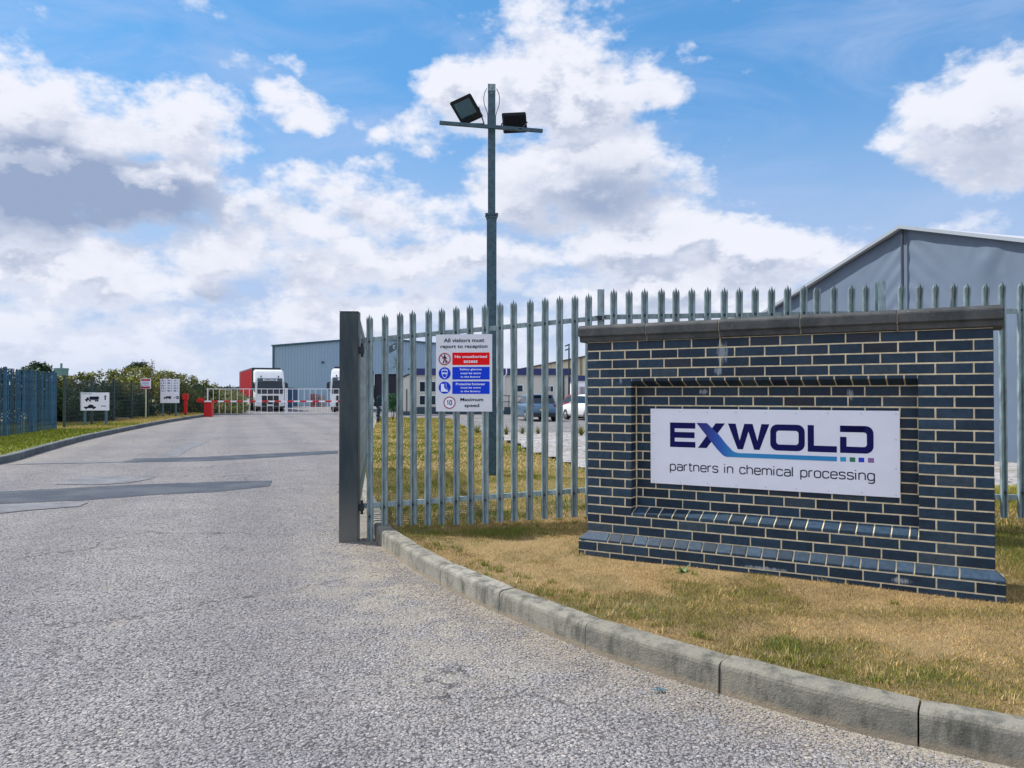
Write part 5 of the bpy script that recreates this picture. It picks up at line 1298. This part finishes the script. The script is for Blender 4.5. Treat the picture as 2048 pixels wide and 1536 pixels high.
z1, z0 = Z_(757, D) - .15, Z_(777.5, D) - .15; b = MB(); b.box(-.29, .29, -.05, -.03, z0, z1); b.build('panel', board_w, t_, bevel=.004)
b = MB()
for a, c_ in ((z0 + .02, z0 + .13), (z1 - .14, z1 - .03)): add2d(b, [(-.25, a), (.25, a), (.25, c_), (-.25, c_)], -.052)
flat(b, 'red_band', mat('sign_red', (.45, .02, .04), .5), t_)
b = MB()
for i in range(3): add2d(b, [(-.2 + .03 * (i % 2), z0 + .19 + i * .085), (.2, z0 + .19 + i * .085), (.2, z0 + .225 + i * .085), (-.2 + .03 * (i % 2), z0 + .225 + i * .085)], -.052)
flat(b, 'small_print', mat('blue_grey_print', (.12, .16, .35), .5), t_)

# ------------------------------------------------------------------ left: dark palisade, mesh fence, tank
A0, A1 = Vector((-16.0, 24.4, 0)), Vector((-17.75, 30.4, 0)); ang = math.atan2(A1.y - A0.y, A1.x - A0.x)
dark_f = mat('blue_grey_palisade', (.02, .09, .16), .5, .2, objvar=.4, var=.3, vscale=8)
lf = thing('palisade_fence', 'dark blue grey palisade fence on the grass at the left edge', 'fence', (A0.x, A0.y, 0), ang)
pp = paling_mesh(2.2, m=dark_f); f_ = True
Ltot = (A1 - A0).length; n = int((Ltot + 6) / .172)
for i in range(n + 1):
    s = Ltot - i * .172; loc = (s, 0, .16 + random.uniform(-.01, .01)); rot = (random.uniform(-.01, .01), 0, 0)
    if f_: pp.parent = lf; pp.location = loc; pp.rotation_euler = rot; f_ = False
    else: dup(pp, lf, loc, rot)
for z_ in (.6, 1.95): b = MB(); b.box(-6, Ltot, .01, .05, z_, z_ + .05); b.build('rail', dark_f, lf)
for s in (Ltot, Ltot - 2.75, Ltot - 5.5, Ltot - 8.25): b = MB(); b.box(s - .05, s + .05, .06, .15, 0, 2.38); b.build('fence_post', dark_f, lf)
# mesh fence
mf = thing('mesh_fence', 'dark green wire mesh fence with square posts in front of the overgrown hedge', 'fence', (-18.0, 31.0, 0), 0)
mpx = [(129, 31.5), (184, 35.0), (227, 38.5), (263, 42.0), (296, 46.0), (340, 50.0), (407, 55.0)]
pg = mat('dark_green_post', (.012, .035, .04), .5); pt_ = []
for px, D in mpx: q = dp(px, 768, D); pt_.append(Vector((q.x + 18.0, D - 31.0, 0)))
mesh_ht = 2.15
for q in pt_: b = MB(); b.box(q.x - .042, q.x + .042, q.y - .042, q.y + .042, 0, mesh_ht + .12); b.build('fence_post', pg, mf)
for a, c in zip(pt_, pt_[1:]):
    b = MB(); L = (c - a).length; d = (c - a) / L; n = int(L / .12)
    for i in range(n + 1): p = a + d * (i * .12); b.box(p.x - .004, p.x + .004, p.y - .004, p.y + .004, .15, mesh_ht)
    for z in np.arange(.2, mesh_ht + .01, .2): b.bar(a + Vector((0, 0, z)), c + Vector((0, 0, z)), .008, .008)
    b.build('mesh_panel', pg, mf)
# tank
tk = dp(122.5, 760, 60); tank = thing('storage_tank', 'teal cylindrical tank with short pipe on top behind the fences', 'tank', (tk.x, 60, 0))
rT = .5 * (X_(135, 60) - X_(110, 60)); zT = Z_(737, 60)
tm = mat('teal_tank', (.09, .20, .21), .5, var=.1, vscale=2)
b = MB(); b.cyl((0, 0, 0), (0, 0, zT), rT, n=28); b.build('body', tm, tank, smooth=False)
b = MB(); b.cyl((0, 0, zT - .12), (0, 0, zT + .02), rT + .03, n=28); b.build('rim', tm, tank)
b = MB(); b.cyl((0, 0, zT), (0, 0, zT + .40), .08, n=10); b.build('pipe', tm, tank)

# ------------------------------------------------------------------ foliage
leaf_m = mat('leaves', (.06, .1, .03), .65, attr=True, spec=.3)
def leaves(name, centers, radii, n_per, size, cols, k, parent=None, kind=None, lean=None):
    VV = []; CC = []
    for (c, r, n, col) in zip(centers, radii, n_per, cols):
        u = k.normal(size=(n, 3)); u /= np.linalg.norm(u, axis=1)[:, None]; rad = (k.random(n) ** .45)[:, None]
        sc = .75 + .5 * vnoise(u[:, 0] * 2 + c[0], u[:, 2] * 2 + c[1], 1.4, int(k.integers(1, 999)), 3)[:, None]
        p = np.array(c) + u * np.array(r) * rad * sc
        a = k.normal(size=(n, 3)); a /= np.linalg.norm(a, axis=1)[:, None]; b_ = np.cross(a, k.normal(size=(n, 3))); b_ /= np.linalg.norm(b_, axis=1)[:, None]
        s = (size * (.6 + .8 * k.random(n)))[:, None]
        V = np.stack([p - a * s, p + b_ * s * .45, p + a * s, p - b_ * s * .45], 1); VV.append(V.reshape(-1, 3))
        cc = np.array(col)[None] * (.55 + .9 * k.random((n, 1))) * (1 + .25 * k.normal(size=(n, 3)) * .3); CC.append(np.repeat(np.clip(cc, .004, 1), 4, 0))
    V = np.concatenate(VV); F = np.arange(len(V)).reshape(-1, 4)
    o = np_obj(name, V, F, leaf_m, np.concatenate(CC), parent)
    if kind: tag(o, kind=kind)
    return o
k2 = np.random.default_rng(12)
def stems(parent, pts, name='branches', r=.03, m=None):
    b = MB()
    for a, c in pts: b.cyl(a, c, r, r * .4, n=5)
    return b.build(name, m or mat('bark', (.06, .045, .03), .9), parent)
dkg, mdg, ylg_sunlit, olv, tanc = (.022, .055, .022), (.045, .085, .025), (.25, .245, .04), (.12, .14, .03), (.24, .20, .09)  # yellow-green leaves, lightened further to paint sun on the hedge top
# overgrown bank, top line follows the photograph: (px, py at top)
line = [(100, 764), (130, 764), (160, 757), (200, 754), (235, 748), (262, 743), (290, 742), (315, 747), (345, 751), (372, 755), (392, 762), (412, 767), (432, 772)]
hedge = thing('hedge', 'tall overgrown green and yellowish hedge behind the wire mesh fence', 'hedge', (0, 0, 0))
cs, rs, ns, cl = [], [], [], []; st = []
for i in range(130):
    px = k2.uniform(95, 432); D = np.interp(px, [100, 184, 263, 340, 432], [36, 38, 45, 53, 60]) + k2.uniform(0, 3.5)
    ty = np.interp(px, [p[0] for p in line], [p[1] for p in line]); ztop = Z_(ty, D) * 1.0
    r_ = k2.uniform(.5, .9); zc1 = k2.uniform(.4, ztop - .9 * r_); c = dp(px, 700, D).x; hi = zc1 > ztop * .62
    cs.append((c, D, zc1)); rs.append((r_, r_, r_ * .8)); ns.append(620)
    col = (ylg_sunlit if (hi and 235 < px < 380 and k2.random() < .75) else olv if (hi and k2.random() < .5) else mdg if k2.random() < .5 else dkg)
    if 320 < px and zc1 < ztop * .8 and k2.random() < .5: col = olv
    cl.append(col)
    if i % 4 == 0: st.append(((c, D, 0), (c + k2.uniform(-.6, .6), D, ztop - .2)))
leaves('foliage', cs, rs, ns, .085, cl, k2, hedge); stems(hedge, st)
# sprigs along the top
cs = []; rs = []; ns = []; cl = []
for i in range(150):
    px = k2.uniform(100, 430); D = np.interp(px, [100, 184, 263, 340, 432], [37, 39, 46, 54, 61]); ty = np.interp(px, [p[0] for p in line], [p[1] for p in line]) - k2.uniform(-4, 3)
    q = dp(px, ty, D); cs.append(tuple(q)); rs.append((.16, .16, .32)); ns.append(36); cl.append(ylg_sunlit if k2.random() < .4 else olv)
leaves('sprigs', cs, rs, ns, .07, cl, k2, hedge)
# thin bush on top
q0 = dp(275, 745, 50); bush = thing('shrub', 'dark thin-leaved shrub rising above the hedge top', 'shrub', (q0.x, 50, 0))
cs = [(dx, 0, Z_(py, 50)) for dx, py in ((-.35, 735), (.0, 733), (.4, 734), (-.15, 729), (.25, 729), (-.6, 738), (.65, 738))]
leaves('foliage', cs, [(.28, .28, .22)] * 7, [110] * 7, .07, [dkg] * 7, k2, bush); stems(bush, [((0, 0, 0), c) for c in cs], r=.035)
q0 = dp(289, 745, 50.5); bush = thing('shrub', 'bare brownish twiggy shrub beside the dark one above the hedge', 'shrub', (q0.x, 50.5, 0))
pts = []
for i in range(16):
    t_x = k2.uniform(-.5, .6); pts.append(((0, 0, 1.5), (t_x, k2.uniform(-.2, .2), Z_(k2.uniform(722, 735), 50.5))))
stems(bush, pts, r=.022, m=mat('grey_twig', (.22, .17, .15), .9)); leaves('foliage', [p[1] for p in pts], [(.14, .14, .14)] * 16, [10] * 16, .05, [(.2, .15, .1)] * 16, k2, bush)
q0 = dp(75, 745, 36); bush = thing('tree', 'dark leafy tree showing above the left palisade fence', 'tree', (q0.x, 36, 0))
cs = []; cl = []; rs = []
for i in range(26):
    cs.append((k2.uniform(-.75, .5), k2.uniform(-.8, .8), k2.uniform(.9, Z_(743, 36)))); rs.append((.45, .45, .4)); cl.append(dkg if i % 3 else mdg)
cs += [(-.1, 0, Z_(735, 36)), (.2, .1, Z_(737, 36))]; rs += [(.3, .3, .3)] * 2; cl += [dkg] * 2
leaves('crown', cs, rs, [330] * 28, .075, cl, k2, bush); stems(bush, [((0, 0, 0), (0, 0, 2.0))] + [((0, 0, 1.2), c) for c in cs[::4]], name='trunk', r=.09)
q0 = dp(20, 745, 34); bush = thing('hedge', 'low dark hedge showing just over the left palisade fence at the frame edge', 'hedge', (q0.x, 34, 0))
cs = [(k2.uniform(-3.5, 1.2), k2.uniform(-.6, .6), k2.uniform(.5, Z_(741, 34))) for i in range(40)]
leaves('foliage', cs, [(.5, .5, .4)] * 40, [260] * 40, .075, [dkg if i % 2 else mdg for i in range(40)], k2, bush); stems(bush, [((c[0], 0, 0), c) for c in cs[::5]])
# scrub field behind the white gates
V = []; cs, rs, ns, cl = [], [], [], []
for i in range(420):
    px = k2.uniform(395, 545); D = k2.uniform(57.5, 90)
    lim = np.interp(px, [395, 430, 480, 545], [763, 771, 776, 779]); X0_ = dp(px, 700, D).x
    if px > 470 and D < 88: 
        if px > 482 - (D - 58) * .0: continue
    zt2 = max(.3, Z_(lim, D) * k2.uniform(.25, 1.0))
    cs.append((X0_, D, zt2 * .5)); rs.append((.8, .8, zt2 * .5)); ns.append(330); cl.append([olv, (.13, .15, .04), tanc, mdg, (.20, .18, .06)][int(k2.integers(0, 5))])
leaves('scrub', cs, rs, ns, .065, cl, k2, None, 'stuff')
# far treeline
V = []; cs, rs, ns, cl = [], [], [], []
for i in range(260):
    D = k2.uniform(330, 420); px = k2.uniform(380, 560); hh = 5.5 * k2.uniform(.5, 1.0)
    cs.append((dp(px, 700, D).x, D, hh * .5)); rs.append((5, 3, hh * .5)); ns.append(120); cl.append((.05, .085, .06) if i % 2 else (.035, .06, .05))
leaves('distant_treeline', cs, rs, ns, .8, cl, k2, None, 'stuff')
cs = [(dp(k2.uniform(-700, 380), 700, 260).x, 260 + k2.uniform(0, 40), 2.5) for i in range(260)] + [(dp(k2.uniform(560, 2700), 700, 260).x, 260 + k2.uniform(0, 40), 2.5) for i in range(300)]
leaves('distant_treeline', cs, [(5, 3, 2.8)] * 560, [60] * 560, .9, [(.04, .07, .045)] * 560, k2, None, 'stuff')

# ------------------------------------------------------------------ offices behind the fence
cream = mat('cream_wall', (.52, .50, .44), .6, var=.04, vscale=1); fas = mat('navy_fascia', (.008, .018, .11), .4); skirt = mat('dark_teal_skirt', (.02, .05, .08), .6)
OD = 60.0; ox0, ox1 = X_(832, OD), X_(1143, OD); oz = Z_(737, OD)
off = thing('office_cabin', 'long cream site office cabin with navy fascia behind the fence', 'office', (ox0, OD, 0)); w_ = ox1 - ox0
b = MB(); b.box(0, w_, 0, 6, .55, oz - .45); b.build('wall', cream, off)
b = MB(); b.box(-.15, w_ + .15, -.18, 6.2, oz - .50, oz); b.build('fascia', fas, off)
b = MB(); b.box(.02, w_ - .02, -.02, 5.9, 0, .55); b.build('skirting', skirt, off)
wframe = mat('window_frame', (.6, .65, .68), .5)
def window(parent, x0, x1, z0, z1, y, nb=1, blinds=False):
    b = MB(); t = .07
    b.box(x0, x1, y - .05, y + .02, z1 - t, z1); b.box(x0, x1, y - .05, y + .02, z0, z0 + t); b.box(x0, x0 + t, y - .05, y + .02, z0 + t, z1 - t); b.box(x1 - t, x1, y - .05, y + .02, z0 + t, z1 - t)
    f = b.build('window', wframe, parent); b = MB(); b.box(x0 + t, x1 - t, y - .015, y + .01, z0 + t, z1 - t); b.build('pane', glass, f)
    if blinds:
        b = MB(); x_ = x0 + t + .03
        while x_ < x0 + (x1 - x0) * blinds: b.box(x_, x_ + .05, y - .025, y - .018, z0 + t, z1 - t); x_ += .09
        b.build('blind', mat('pale_blind', (.45, .5, .55), .6), f)
ox = lambda px: X_(px, OD) - ox0
# glazed entrance on the left, two rows of panes
for a, c in ((838, 852), (855, 873), (876, 900), (904, 930)):
    window(off, ox(a), ox(c), Z_(785, OD), Z_(762, OD), 0); window(off, ox(a), ox(c), Z_(811, OD), Z_(790, OD), 0)
window(off, ox(1030), ox(1047), Z_(785, OD), Z_(769, OD), 0); window(off, ox(1090), ox(1108), Z_(785, OD), Z_(771, OD), 0, blinds=.55)
window(off, ox(955), ox(972), Z_(785, OD), Z_(769, OD), 0)
b = MB(); b.tube([(ox(1013), -.22, Z_(736, OD)), (ox(1013), -.22, Z_(748, OD)), (ox(1008), -.08, Z_(754, OD)), (ox(1007), -.06, .3)], .05); b.build('downpipe', white, off)
b = MB(); xh_ = ox(1130); b.tube([(ox(1127), -.12, 0), (ox(1127), -.12, oz - .5)], .06); b.build('downpipe', black, off)
b = MB()
for z in (1.0, .55): b.tube([(ox(990), -2.2, z + .45), (ox(1046), -2.2, z + .38)], .03)
for px in (992, 1018, 1044): b.tube([(ox(px), -2.2, 0), (ox(px), -2.2, 1.45)], .03)
tag(b.build('handrail', black, None), 'thin black metal handrail in front of the cream office cabin', 'handrail'); bpy.data.objects['handrail'].location = (ox0, OD, 0)
OD2 = 50.0; o2 = thing('office_cabin', 'smaller white cabin with a navy fascia and barred window, partly behind the brick wall', 'office', (X_(1152, OD2), OD2, 0))
b = MB(); b.box(0, 8, 0, 5, .3, 2.4); b.build('wall', white, o2); b = MB(); b.box(-.1, 8.1, -.12, 5.1, 2.38, 2.72); b.build('fascia', fas, o2); b = MB(); b.box(.02, 7.98, -.01, 4.9, 0, .3); b.build('skirting', skirt, o2)
window(o2, X_(1157, OD2) - X_(1152, OD2), X_(1174, OD2) - X_(1152, OD2), 1.35, 2.05, 0, blinds=.95)
# entrance kiosk with sloping roof
kD = 56; kx0, kx1 = X_(802, kD), X_(823, kD); kk = thing('entrance_kiosk', 'small cream kiosk with a sloping roof left of the glazed office entrance', 'kiosk', (kx0, kD, 0)); kw = kx1 - kx0
zl, zr = Z_(757, kD), Z_(748, kD)
b = MB(); b.hexa([(0, 0, 0), (kw, 0, 0), (kw, 2, 0), (0, 2, 0)], [(0, 0, zl), (kw, 0, zr), (kw, 2, zr), (0, 2, zl)]); b.build('wall', cream, kk)
b = MB(); b.hexa([(-.08, -.1, zl - .02), (kw + .06, -.1, zr + .02), (kw + .06, 2.1, zr + .02), (-.08, 2.1, zl - .02)], [(-.08, -.1, zl + .08), (kw + .06, -.1, zr + .12), (kw + .06, 2.1, zr + .12), (-.08, 2.1, zl + .08)]); b.build('roof', black, kk)
b = MB(); b.tube([(kw + .02, -.06, .2), (kw + .02, -.06, Z_(738, kD)), (kw - .25, -.06, Z_(738, kD))], .05); b.build('downpipe', black, kk)
b = MB(); b.box(kw * .52, kw * .60, -.05, -.005, .2, 1.9); b.build('door_gap', black, kk)
b = MB(); b.box(.0, kw, -.07, -.001, 0, .30); b.build('skirting', skirt, kk)
# cream clad building further back
CD = 90.0; cx0 = X_(1035, CD); cr = thing('cream_building', 'cream clad gabled building with dark roof edge beyond the cabins', 'building', (cx0, CD, 0)); za1 = Z_(741, CD); zc1 = Z_(714, CD); sl = (zc1 - za1) / (X_(1172, CD) - cx0); hwid = 11.5
ycl = mat('cream_cladding', (.55, .49, .33), .6)
b = MB(); x = 0; P_ = []
def cz_(x): return za1 + sl * min(x, 2 * hwid - x)
while x < 2 * hwid: P_ += [(x, 0), (x + .3, 0), (x + .36, -.06), (x + .54, -.06)]; x += .6
P_ = sorted(set([p for p in P_ if p[0] <= 2 * hwid]))
for (xa, ya), (xb, yb) in zip(P_, P_[1:]): b.add([(xa, ya, 0), (xb, yb, 0), (xb, yb, cz_(xb)), (xa, ya, cz_(xa))], [(0, 1, 2, 3)])
flat(b, 'wall', ycl, cr)
b = MB(); b.hexa([(-.3, -.3, za1 - .05), (hwid, -.3, cz_(hwid)), (hwid, 30, cz_(hwid)), (-.3, 30, za1 - .05)], [(-.3, -.3, za1 + .12), (hwid, -.3, cz_(hwid) + .17), (hwid, 30, cz_(hwid) + .17), (-.3, 30, za1 + .12)])
b.hexa([(hwid, -.3, cz_(hwid)), (2 * hwid + .3, -.3, za1 - .05), (2 * hwid + .3, 30, za1 - .05), (hwid, 30, cz_(hwid))], [(hwid, -.3, cz_(hwid) + .17), (2 * hwid + .3, -.3, za1 + .12), (2 * hwid + .3, 30, za1 + .12), (hwid, 30, cz_(hwid) + .17)]); b.build('roof', mat('brown_roof_edge', (.07, .06, .05), .6), cr)
b = MB(); xd = X_(1162, CD) - cx0; b.box(xd - .06, xd + .06, -.15, -.065, 0, cz_(xd)); b.build('downpipe', mat('grey_pipe', (.12, .12, .1), .6), cr)
# black lamp post
lp = thing('lamp_post', 'slim black lamp post with twin angled heads beside the cabin corner', 'lamp post', (X_(1138, 52), 52, 0)); lz = Z_(700, 52)
b = MB(); b.cyl((0, 0, 0), (0, 0, lz), .075, .05, n=8); b.build('pole', black, lp)
for a, z in ((-.30, .0), (-.30, .28)): b = MB(); b.prism([(-.26, z - .06), (.05, z + .06), (.05, z + .14), (-.26, z + .02)], lambda u, v, w_: (u, w_, lz + v), -.15, .15); b.build('lamp_head', black, lp, bevel=.01)
b = MB(); b.tube([(0, 0, lz), (0.0, 0, lz + .38)], .04); b.build('head_bracket', black, lp)

# ------------------------------------------------------------------ cars
def car(loc, rz_, body_m, label, Lc=4.3, Wc=1.80, Hc=1.52, name='parked_car'):
    c = thing(name, label, 'car', loc, rz_); hw = Wc / 2     # rear at y = 0, facing away
    # lower body by stations: (y, half width, z bottom, z shoulder)
    def loft(stations, name, m, bevel=0):
        V = []; b = MB()
        for y, prof in stations: V.append([(x, y, z) for x, z in prof])
        n = len(V[0]); vs = [p for r_ in V for p in r_]; fs = []
        for i in range(len(V) - 1):
            for j in range(n): fs.append((i * n + j, i * n + (j + 1) % n, (i + 1) * n + (j + 1) % n, (i + 1) * n + j))
        fs += [tuple(range(n - 1, -1, -1)), tuple((len(V) - 1) * n + j for j in range(n))]
        b.add(vs, fs); return b.build(name, m, c, smooth=True, bevel=bevel)
    def sec(k, zb, zs): w_ = hw * k; return [(-w_ * .93, zb), (-w_, zb + .15), (-w_, zs - .18), (-w_ * .94, zs), (0, zs + .02), (w_ * .94, zs), (w_, zs - .18), (w_, zb + .15), (w_ * .93, zb)]
    o = loft([(.0, sec(.86, .42, .86)), (.06, sec(.94, .30, .98)), (.5, sec(1, .24, 1.0)), (2.0, sec(1, .22, .98)), (3.1, sec(1, .22, .96)), (3.9, sec(.95, .24, .86)), (4.22, sec(.84, .3, .72)), (4.3, sec(.7, .4, .62))], 'body', body_m)
    def cab(k, z, zt): w_ = hw * k; return [(-w_, z), (-w_ * .80, zt), (-w_ * .6, zt + .035), (0, zt + .05), (w_ * .6, zt + .035), (w_ * .80, zt), (w_, z)]
    o = loft([(.10, cab(.90, .96, 1.00)), (.50, cab(.92, .97, Hc - .08)), (1.2, cab(.93, .97, Hc - .04)), (2.2, cab(.93, .97, Hc - .05)), (3.15, cab(.9, .95, 1.0))], 'cabin', body_m)
    b = MB(); b.add([(-hw * .76, .075, 1.03), (hw * .76, .075, 1.03), (hw * .64, .40, Hc - .13), (-hw * .64, .40, Hc - .13)], [(0, 1, 2, 3)]); 
    rwn = b.build('rear_window', glass, c)
    b = MB(); b.box(-hw * .66, hw * .66, .30, .55, Hc - .07, Hc - .03); b.build('spoiler', body_m, c, bevel=.01)
    for s_ in (-1, 1):
        b = MB(); b.add([(s_ * (hw * .925 + .004), .55, 1.0), (s_ * (hw * .925 + .004), 2.75, 1.0), (s_ * (hw * .77), 2.05, Hc - .10), (s_ * (hw * .77), .75, Hc - .12)], [(0, 1, 2, 3)]); b.build('side_window', glass, c)
        b = MB(); b.box(s_ * hw * .62, s_ * hw * .93, -.012, .12, .80, .93); b.build('tail_light', mat('tail_lamp', (.25, .01, .02), .2), c, bevel=.015)
        b = MB(); b.box(s_ * (hw + .02), s_ * (hw + .18), 2.35, 2.45, .95, 1.08); b.build('door_mirror', body_m, c, bevel=.02)
        for y in (.72, 3.38): wheel(c, s_ * (hw - .11), y, .33, .22, side=s_)
    b = MB(); b.box(-hw * .80, hw * .80, -.03, .2, .26, .52); b.build('bumper', black, c, bevel=.04)
    b = MB(); b.box(-.26, .26, -.035, -.005, .60, .70); b.build('number_plate', mat('plate_yellow', (.6, .5, .12), .5), c)
    return c
cb = mat('silver_blue_paint', (.09, .17, .27), .25, .4); 
car((X_(1088, 43.2), 43.2, 0), R(14), cb, 'silver blue hatchback seen from behind, parked before the office cabin')
car((X_(1180, 50), 49.0, 0), R(20), mat('dark_red_car_paint', (.30, .012, .03), .25, .3), 'red car mostly hidden behind the left end of the brick wall')
car((X_(1208, 45), 44.2, 0), R(22), mat('white_car_paint', (.7, .72, .74), .25), 'white car with dark wheel in front of the red one beside the wall')

# ------------------------------------------------------------------ plants and flag by the road
def blade_leaf(b, p0, d, L, w_, droop=.5, n=4):
    p = Vector(p0); d = Vector(d).normalized(); pts = []
    for i in range(n + 1):
        s = w_ * (1 - (i / n) ** 1.5) + .002; sd = d.cross(Vector((0, 0, 1))); sd = sd.normalized() if sd.length > .01 else Vector((1, 0, 0))
        pts += [p - sd * s / 2, p + sd * s / 2]; p = p + d * (L / n); d = (d + Vector((0, 0, -droop / n))).normalized()
    b.add(pts, [(2 * i, 2 * i + 1, 2 * i + 3, 2 * i + 2) for i in range(n)])
pm = mat('palm_leaf', (.045, .13, .045), .5, island=.4)
D = 46; q = dp(795, 832, D); palm = thing('cordyline_palm', 'spiky cordyline palm in front of the grey warehouse', 'palm', (q.x, D, 0))
b = MB(); zt3 = Z_(732, D); b.cyl((0, 0, 0), (0, 0, zt3), .10, .07, n=8); b.build('trunk', MATS['bark'], palm)
b = MB()
for i in range(70):
    a = random.uniform(0, 6.28); e = random.uniform(-.3, 1.4); blade_leaf(b, (0, 0, zt3), (math.cos(a) * math.cos(e), math.sin(a) * math.cos(e), math.sin(e)), random.uniform(.6, .9), .06, .9)
b.build('crown', pm, palm)
D = 42; q = dp(785, 832, D); sh = thing('shrub', 'rounded dark green shrub beneath the spiky palm', 'shrub', (q.x, D, 0))
leaves('foliage', [(k2.uniform(-.2, .25), k2.uniform(-.2, .2), Z_(805, D) + k2.uniform(-.3, .4)) for i in range(14)], [(.22, .22, .22)] * 14, [110] * 14, .04, [(.02, .10, .03)] * 14, k2, sh); stems(sh, [((0, 0, 0), (k2.uniform(-.2, .3), 0, Z_(806, D))) for i in range(5)], r=.02)
D = 38; q = dp(757, 836, D); sh = thing('wrapped_sapling', 'slim dark upright sapling wrapped in netting near the gate', 'sapling', (q.x, D, 0))
leaves('foliage', [(k2.uniform(-.04, .04), 0, .25 + i * .1) for i in range(12)], [(.12, .12, .12)] * 12, [90] * 12, .035, [(.015, .06, .09)] * 12, k2, sh); stems(sh, [((0, 0, 0), (0, 0, 1.5))], name='trunk', r=.03)
# flag with the company emblem
D = 58; fx = X_(800, D); fl = thing('flag_pole', 'flagpole with a grey drooping flag bearing a dark emblem before the warehouse', 'flag', (fx, D, 0)); zf = Z_(680, D)
b = MB(); b.cyl((0, 0, 0), (0, 0, zf), .05, .035, n=8); b.build('pole', white, fl)
gxs = np.linspace(0, 1, 14); V = []; 
for u in gxs:
    for v in gxs: V.append((-.05 - u * .78 + .0, .07 * math.sin(u * 7 + v * 2), zf - .05 - v * .55 - u * .42 + .0))
F = [(i * 14 + j, i * 14 + j + 1, (i + 1) * 14 + j + 1, (i + 1) * 14 + j) for i in range(13) for j in range(13)]
fo = np_obj('flag', V, F, mat('grey_flag_cloth', (.07, .10, .13), .7), parent=fl, smooth=True)
put_text('emblem', 'E', mat('emblem_pale', (.35, .4, .5), .6), fo, -.42, zf - .52, -.12, height=.28, bold=.04)

# low weeds at the gravel edge and kerb
wm = mat('weed_leaf', (.05, .12, .02), .6, island=.4)
def weed(x, y, z, r_, label, n=14, up=.25, m=wm, grp=None):
    t_ = thing('weed', label, 'weed', (x, y, z), 0, grp); b = MB()
    for i in range(n):
        a = random.uniform(0, 6.28); e = random.uniform(.15, 1.0) * (1 if up < .5 else 1.4); blade_leaf(b, (random.uniform(-.01, .01), random.uniform(-.01, .01), 0), (math.cos(a) * math.cos(e), math.sin(a) * math.cos(e), math.sin(e)), r_ * random.uniform(.5, 1), r_ * (.22 if up < .5 else .07), 1.0 if up < .5 else .5)
    b.build('rosette', m, t_)
for px, py, r_, lb in ((923, 1131, .06, 'green dandelion rosette just behind the curved kerb, left one of two'), (975, 1153, .055, 'green dandelion rosette just behind the curved kerb, right one of two'),
                       (1368, 1140, .10, 'green weed growing at the foot of the brick wall plinth'), (1077, 1062, .07, 'upright green weed in the grass below the fence pales')):
    q = gp(px, py, .165); q.z = float(verge_h(np.array([q.x]), np.array([q.y]))[0]); weed(q.x, q.y, q.z, r_, lb)
ym = mat('dry_weed_leaf', (.16, .17, .04), .7, island=.4)
for px, py, r_, lb in ((1012, 869, .42, 'tall yellowish weed tuft at the gravel edge just right of the steel column'), (1045, 868, .34, 'low tan weed tuft in front of the silver blue car, left of two'), (1076, 868, .34, 'low orange tinted weed tuft in front of the silver blue car'), (1163, 870, .5, 'yellow green weed tuft at the gravel edge beside the brick wall'), (955, 868, .55, 'wild weed tuft behind the fence left of the steel column')):
    q = gp(px, py, .1); weed(q.x, q.y, .1, r_, lb, n=60, up=1, m=ym)
# litter
lt = MB(); q = gp(1318, 1383, .004)
for i in range(7): blade_leaf(lt, (q.x + random.uniform(-.02, .02), q.y + random.uniform(-.015, .015), .012), (random.uniform(-1, 1), random.uniform(-1, 1), .2), .03, .012, .6, 3)
tag(lt.build('litter', mat('blue_plastic_scrap', (.01, .10, .16), .4)), 'small blue plastic scrap on the road near the kerb', 'litter')
lt = MB(); q = gp(237, 837, .17)
for i in range(6): x_ = q.x + random.uniform(-.5, .5); y_ = q.y + random.uniform(-.3, .3); lt.hexa([(x_, y_, .17), (x_ + .25, y_ + .05, .17), (x_ + .22, y_ + .2, .17), (x_ - .03, y_ + .15, .17)], [(x_ + .02, y_, .20), (x_ + .24, y_ + .07, .23), (x_ + .2, y_ + .2, .2), (x_, y_ + .15, .22)])
tag(lt.build('litter', mat('white_litter', (.6, .6, .62), .6)), 'crumpled white litter on the grass between the two left signs', 'litter')
